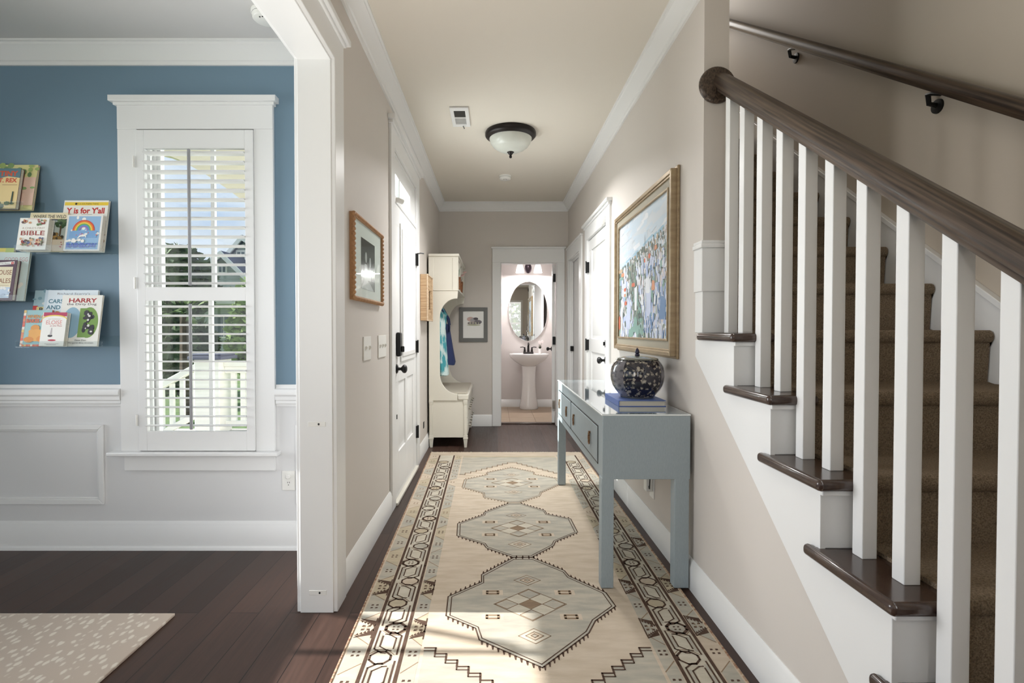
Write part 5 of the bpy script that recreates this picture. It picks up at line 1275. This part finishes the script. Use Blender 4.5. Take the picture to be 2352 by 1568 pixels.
# ================================================================== OUTSIDE
M['lawn'] = mat('lawn', (104, 126, 70), .95, noise=(3, (70, 92, 50), .8))
M['porch'] = mat('porch_boards', (206, 198, 186), .7, noise=((2, 30, 2), (180, 172, 160), .6))
M['stucco'] = mat('cream_porch_paint', (230, 218, 192), .7)
M['extw'] = mat('exterior_white_paint', (240, 238, 232), .6)
M['siding'] = mat('grey_green_siding', (164, 174, 168), .7, noise=((.2, .2, 22), (144, 154, 150), .6))
M['roof'] = mat('dark_shingles', (82, 84, 104), .9)
M['leafd'] = mat('dark_leaves', (58, 78, 46), .8, noise=(5, (92, 112, 62), .9)); M['leafb'] = mat('bright_leaves', (138, 158, 84), .8, noise=(5, (92, 120, 58), .9)); M['leafp'] = mat('palm_fronds', (96, 124, 68), .7, noise=(4, (140, 156, 96), .8))
M['bark'] = mat('bark', (96, 80, 66), .95, noise=(8, (66, 54, 44), .8))
g = MB(); g.box(-60, 30, -30, 80, -1.1, -1.0); struct('ground', g, 'lawn', 'lawn around the house', 'ground')
g = MB(); g.box(-4.2, XO - .001, 2.985, 6.62, -.30, -.06); struct('floor_porch', g, 'porch', 'porch floor outside the shuttered window', 'floor')
def AT(px, py, Y):
    f = 1210.0; dx = (px - 1135) / f; dz = -(py - 779.12) / f; c, s_ = math.cos(R(1)), math.sin(R(1)); d = c + dz * s_; return (dx * Y / d, 1.18 + (-s_ + dz * c) * Y / d)
pr = thing('porch_railing', 'white porch railing with a wide capped post outside the window', 'railing', (-3.4, 6.4, -.06))
PYY = 6.4; pxa, _ = AT(461, 815, PYY); pxb, _ = AT(518, 815, PYY); _, pzt = AT(490, 824, PYY)
m = MB(); m.box(pxa, pxb, PYY - .15, PYY + .15, -.06, pzt); obj('post', m, 'extw', pr, .01)
m = MB(); m.box(pxa - .05, pxb + .05, PYY - .2, PYY + .2, pzt, pzt + .04); m.box(pxa - .03, pxb + .03, PYY - .18, PYY + .18, pzt + .04, pzt + .07); obj('post_cap', m, 'roof', pr, .008)
m = MB(); m.box(pxb, -1.2, PYY - .05, PYY + .05, .74, .80); m.box(pxb, -1.2, PYY - .03, PYY + .03, .66, .74); m.box(pxb, -1.2, PYY - .03, PYY + .03, .02, .08); obj('rail', m, 'extw', pr, .006)
for i in range(17):
    x = pxb + .10 + i * .115; m = MB(); m.box(x - .03, x + .03, PYY - .02, PYY + .02, .08, .66); obj('baluster', m, 'extw', pr)
m = MB(); ll = [(pxa - 1.25, .05), (pxa, .72), (pxa, .80), (pxa - 1.25, .13)]; m.prism(ll, 'y', PYY - .05, PYY + .05); m.prism([(p[0], p[1] - .58) for p in ll], 'y', PYY - .03, PYY + .03); obj('stair_rail', m, 'extw', pr, .006)
for i in range(9):
    x = pxa - .10 - i * .125; z = .72 + (x - pxa) * .536; m = MB(); m.box(x - .025, x + .025, PYY - .02, PYY + .02, z - .52, z); obj('baluster', m, 'extw', pr)
ar = MB(); pts = [AT(px, py, PYY) for px, py in ((300, 340), (345, 346), (375, 353), (410, 366), (440, 382), (480, 405), (520, 432), (560, 462), (600, 500), (640, 545))]
pts += [(-2.2, 0.0), (-1.9, 0.0), (-1.9, 3.95), (pts[0][0] - 1.0, 3.95), (pts[0][0] - 1.0, pts[0][1] + .02)]
ar.prism(pts, 'y', PYY - .02, PYY + .18); struct('wall_porch_arch', ar, 'stucco', 'cream arched porch beam outside the window', 'wall')
bm_ = MB(); bm_.box(-1.35, -1.20, 3.1, 4.75, 2.45, 2.75); bm_.box(-1.35, XO - .001, 3.1, 4.75, 2.75, 2.85); struct('trim_sun_block_beam', bm_, 'extw', 'white beam added above the front door to block sun', 'trim')  # unseen beam and hood, put in to keep sun off the transom
for i_, (x_, y_) in enumerate(((-1.06, 5.6), (-1.95, 6.48))):
    pc = thing('porch_column', ('square white porch column seen through the front door glass', 'square white porch column under the cream arch')[i_], 'column', (x_, y_, -.06))
    m = MB(); m.box(x_ - .07, x_ + .07, y_ - .07, y_ + .07, .12, 2.6); obj('shaft', m, 'extw', pc, .006)
    m = MB(); m.box(x_ - .10, x_ + .10, y_ - .10, y_ + .10, -.06, .12); obj('base', m, 'extw', pc, .006)
    m = MB(); m.box(x_ - .10, x_ + .10, y_ - .10, y_ + .10, 2.6, 2.7); obj('capital', m, 'extw', pc, .006)
def foliage(m, c, r, n, size, seed, k=0):
    q = random.Random(seed)
    for i in range(n):
        v = Vector((q.gauss(0, 1), q.gauss(0, 1), q.gauss(0, 1))).normalized() * (q.random() ** .35)
        p = Vector((c[0] + v.x * r[0], c[1] + v.y * r[1], c[2] + v.z * r[2])); a = Vector((q.gauss(0, 1), q.gauss(0, 1), q.gauss(0, .6))).normalized() * size * q.uniform(.6, 1.3); b_ = a.cross(Vector((q.gauss(0, 1), q.gauss(0, 1), q.gauss(0, 1)))).normalized() * size * .5
        m.add([p - a, p + b_, p + a, p - b_], [(0, 1, 2, 3)], k)
def tree(label, c, r, n, size, mt, seed, trunk=.15, gz=-1.0, blobs=None, group='trees beyond the porch'):
    t = thing('tree', label, 'tree', (c[0], c[1], gz), group)
    m = MB()
    for i, (dx, dy, dz, k) in enumerate(blobs or ((0, 0, 0, 1), (.5, .1, -.3, .7), (-.5, -.1, -.35, .75))):
        foliage(m, (c[0] + dx * r[0], c[1] + dy * r[1], c[2] + dz * r[2]), (r[0] * k, r[1] * k, r[2] * k), n, size, seed + i)
    obj('crown', m, mt, t, smooth=0, normals=False)
    m = MB(); m.tube([(c[0], c[1], gz), (c[0] + .1, c[1], (gz + c[2]) / 2), (c[0], c[1], c[2])], [trunk, trunk * .8, trunk * .4], 8); obj('trunk', m, 'bark', t)
def treeat(label, px, py, Y, rpx, rz, n, size, mt, seed, **kw):
    x, z = AT(px, py, Y); r = rpx * Y / 1210.0; tree(label, (x, Y, z), (r, r, rz * Y / 1210.0), n, size, mt, seed, **kw)
treeat('tall dark evergreen left of the grey house seen through the window', 415, 640, 24, 62, 75, 1300, .34, 'leafd', 1)
treeat('broad evergreen behind the grey house roof seen through the window', 395, 690, 30, 80, 70, 1100, .4, 'leafd', 5)
treeat('bright green tree at the right edge of the window view', 572, 740, 13, 40, 110, 600, .14, 'leafb', 9)
def bush(label, px, py, Y, rpx, rz, n, size, mt, seed):
    x, z = AT(px, py, Y); r = rpx * Y / 1210.0; t = thing('shrub', label, 'shrub', (x, Y, -1.0), 'shrubs beyond the porch')
    m = MB(); foliage(m, (x, Y, z), (r, r, rz * Y / 1210.0), n, size, seed); obj('foliage', m, mt, t, smooth=0, normals=False)
    m = MB(); m.tube([(x, Y, -1.0), (x + .05, Y, z)], [.06, .03], 6); obj('stem', m, 'bark', t)
bush('dark hedge shrub low on the left of the window view', 395, 830, 15, 62, 75, 2600, .24, 'leafd', 21)
bush('dark rounded shrub between the palm and the porch post', 450, 800, 17, 45, 60, 2200, .24, 'leafd', 22)
bush('deep green shrub under the evergreen in the window view', 370, 760, 18, 55, 60, 2200, .28, 'leafd', 23)
pa = thing('palm', 'palmetto with fan fronds among the shrubs outside the window', 'palm', (-7.2, 12.3, -1.0))
x, z = AT(425, 722, 12.3); m = MB(); q = random.Random(3)
for i in range(26):
    a = q.uniform(0, 6.28); el = q.uniform(-.3, 1.2); d = Vector((math.cos(a) * math.cos(el), math.sin(a) * math.cos(el), math.sin(el))); L_ = q.uniform(.4, .68)
    base = Vector((x, 12.3, z)) + d * .1; sd = d.cross(Vector((0, 0, 1))).normalized()
    for j in range(-4, 5):
        e = (d + sd * j * .16 + Vector((0, 0, -.15 * abs(j) * .2))).normalized(); tip = base + d * L_ * .4 + e * L_ * .6; mid = base + d * L_ * .45 + e * L_ * .2; w2 = sd * .02
        m.add([base + d * L_ * .35, mid + w2, tip - Vector((0, 0, .08)), mid - w2], [(0, 1, 2, 3)])
obj('fronds', m, 'leafp', pa, smooth=0, normals=False)
m = MB(); m.tube([(x, 12.3, -1.0), (x, 12.3, z)], [.14, .11], 8); obj('trunk', m, 'bark', pa)
hs = thing('house', 'grey green gabled house with white trim across the way', 'house', (-15, 28, -1.0))
def hx(px, py, Y=27): return AT(px, py, Y)
def gable(px0, px1, apx, apy, evy, Y0, Y1, nm):
    (xa, ze) = hx(px0, evy, Y0); (xb, _) = hx(px1, evy, Y0); (xp, zp) = hx(apx, apy, Y0)
    m = MB(); m.prism([(xa, -1), (xb, -1), (xb, ze), (xp, zp), (xa, ze)], 'y', Y0, Y1); obj('wall', m, 'siding', hs)
    m = MB(); o_ = .35; sl_ = (zp - ze) / (xp - xa); sr = (zp - ze) / (xb - xp)
    m.prism([(xa - o_, ze - o_ * sl_), (xp, zp), (xb + o_, ze - o_ * sr), (xb + o_, ze - o_ * sr + .25), (xp, zp + .28), (xa - o_, ze - o_ * sl_ + .25)], 'y', Y0 - .3, Y1 + .3); rf = obj('roof', m, 'roof', hs)
    m = MB(); m.prism([(xa - o_, ze - o_ * sl_ - .02), (xp, zp - .04), (xb + o_, ze - o_ * sr - .02), (xb + o_, ze - o_ * sr + .24), (xp, zp + .26), (xa - o_, ze - o_ * sl_ + .24)], 'y', Y0 - .42, Y0 - .30); obj('bargeboard', m, 'extw', rf)
gable(448, 566, 515, 590, 640, 27, 34, 'front'); gable(520, 640, 562, 553, 600, 29, 36, 'rear')
def hwin(px, py, wpx, hpx, Y=27):
    x, z = hx(px, py, Y); k = Y / 1210.0; a, b = wpx * k / 2, hpx * k / 2
    m = MB(); m.box(x - a - .08, x + a + .08, Y - .08, Y, z - b - .08, z + b + .1); o = obj('window', m, 'extw', hs)
    m = MB(); m.box(x - a, x - .03, Y - .1, Y - .07, z - b, z + b); m.box(x + .03, x + a, Y - .1, Y - .07, z - b, z + b); obj('pane', m, mat('dark_pane', (90, 104, 112), .1), o)
hwin(512, 619, 14, 12); hwin(516, 750, 44, 46); hwin(555, 588, 16, 18, 29)
m = MB(); (xa, za) = hx(452, 690); (xb, zb_) = hx(566, 690); m.box(xa, xb, 26.2, 27, za - .2, za); obj('porch_roof', m, 'extw', hs)
bush('green garden shrub outside the rear window', 0, 0, 1, 1, 1, 1, .1, 'leafb', 1) if False else None
tb = thing('shrub', 'bright garden tree outside the window behind the entrance', 'shrub', (.8, -9, -1.0))
m = MB(); foliage(m, (.8, -9, 1.0), (2.2, 1.2, 1.9), 1600, .16, 41); obj('foliage', m, 'leafb', tb, smooth=0, normals=False)
m = MB(); m.tube([(.8, -9, -1), (.8, -9, 1)], [.1, .05], 6); obj('stem', m, 'bark', tb)
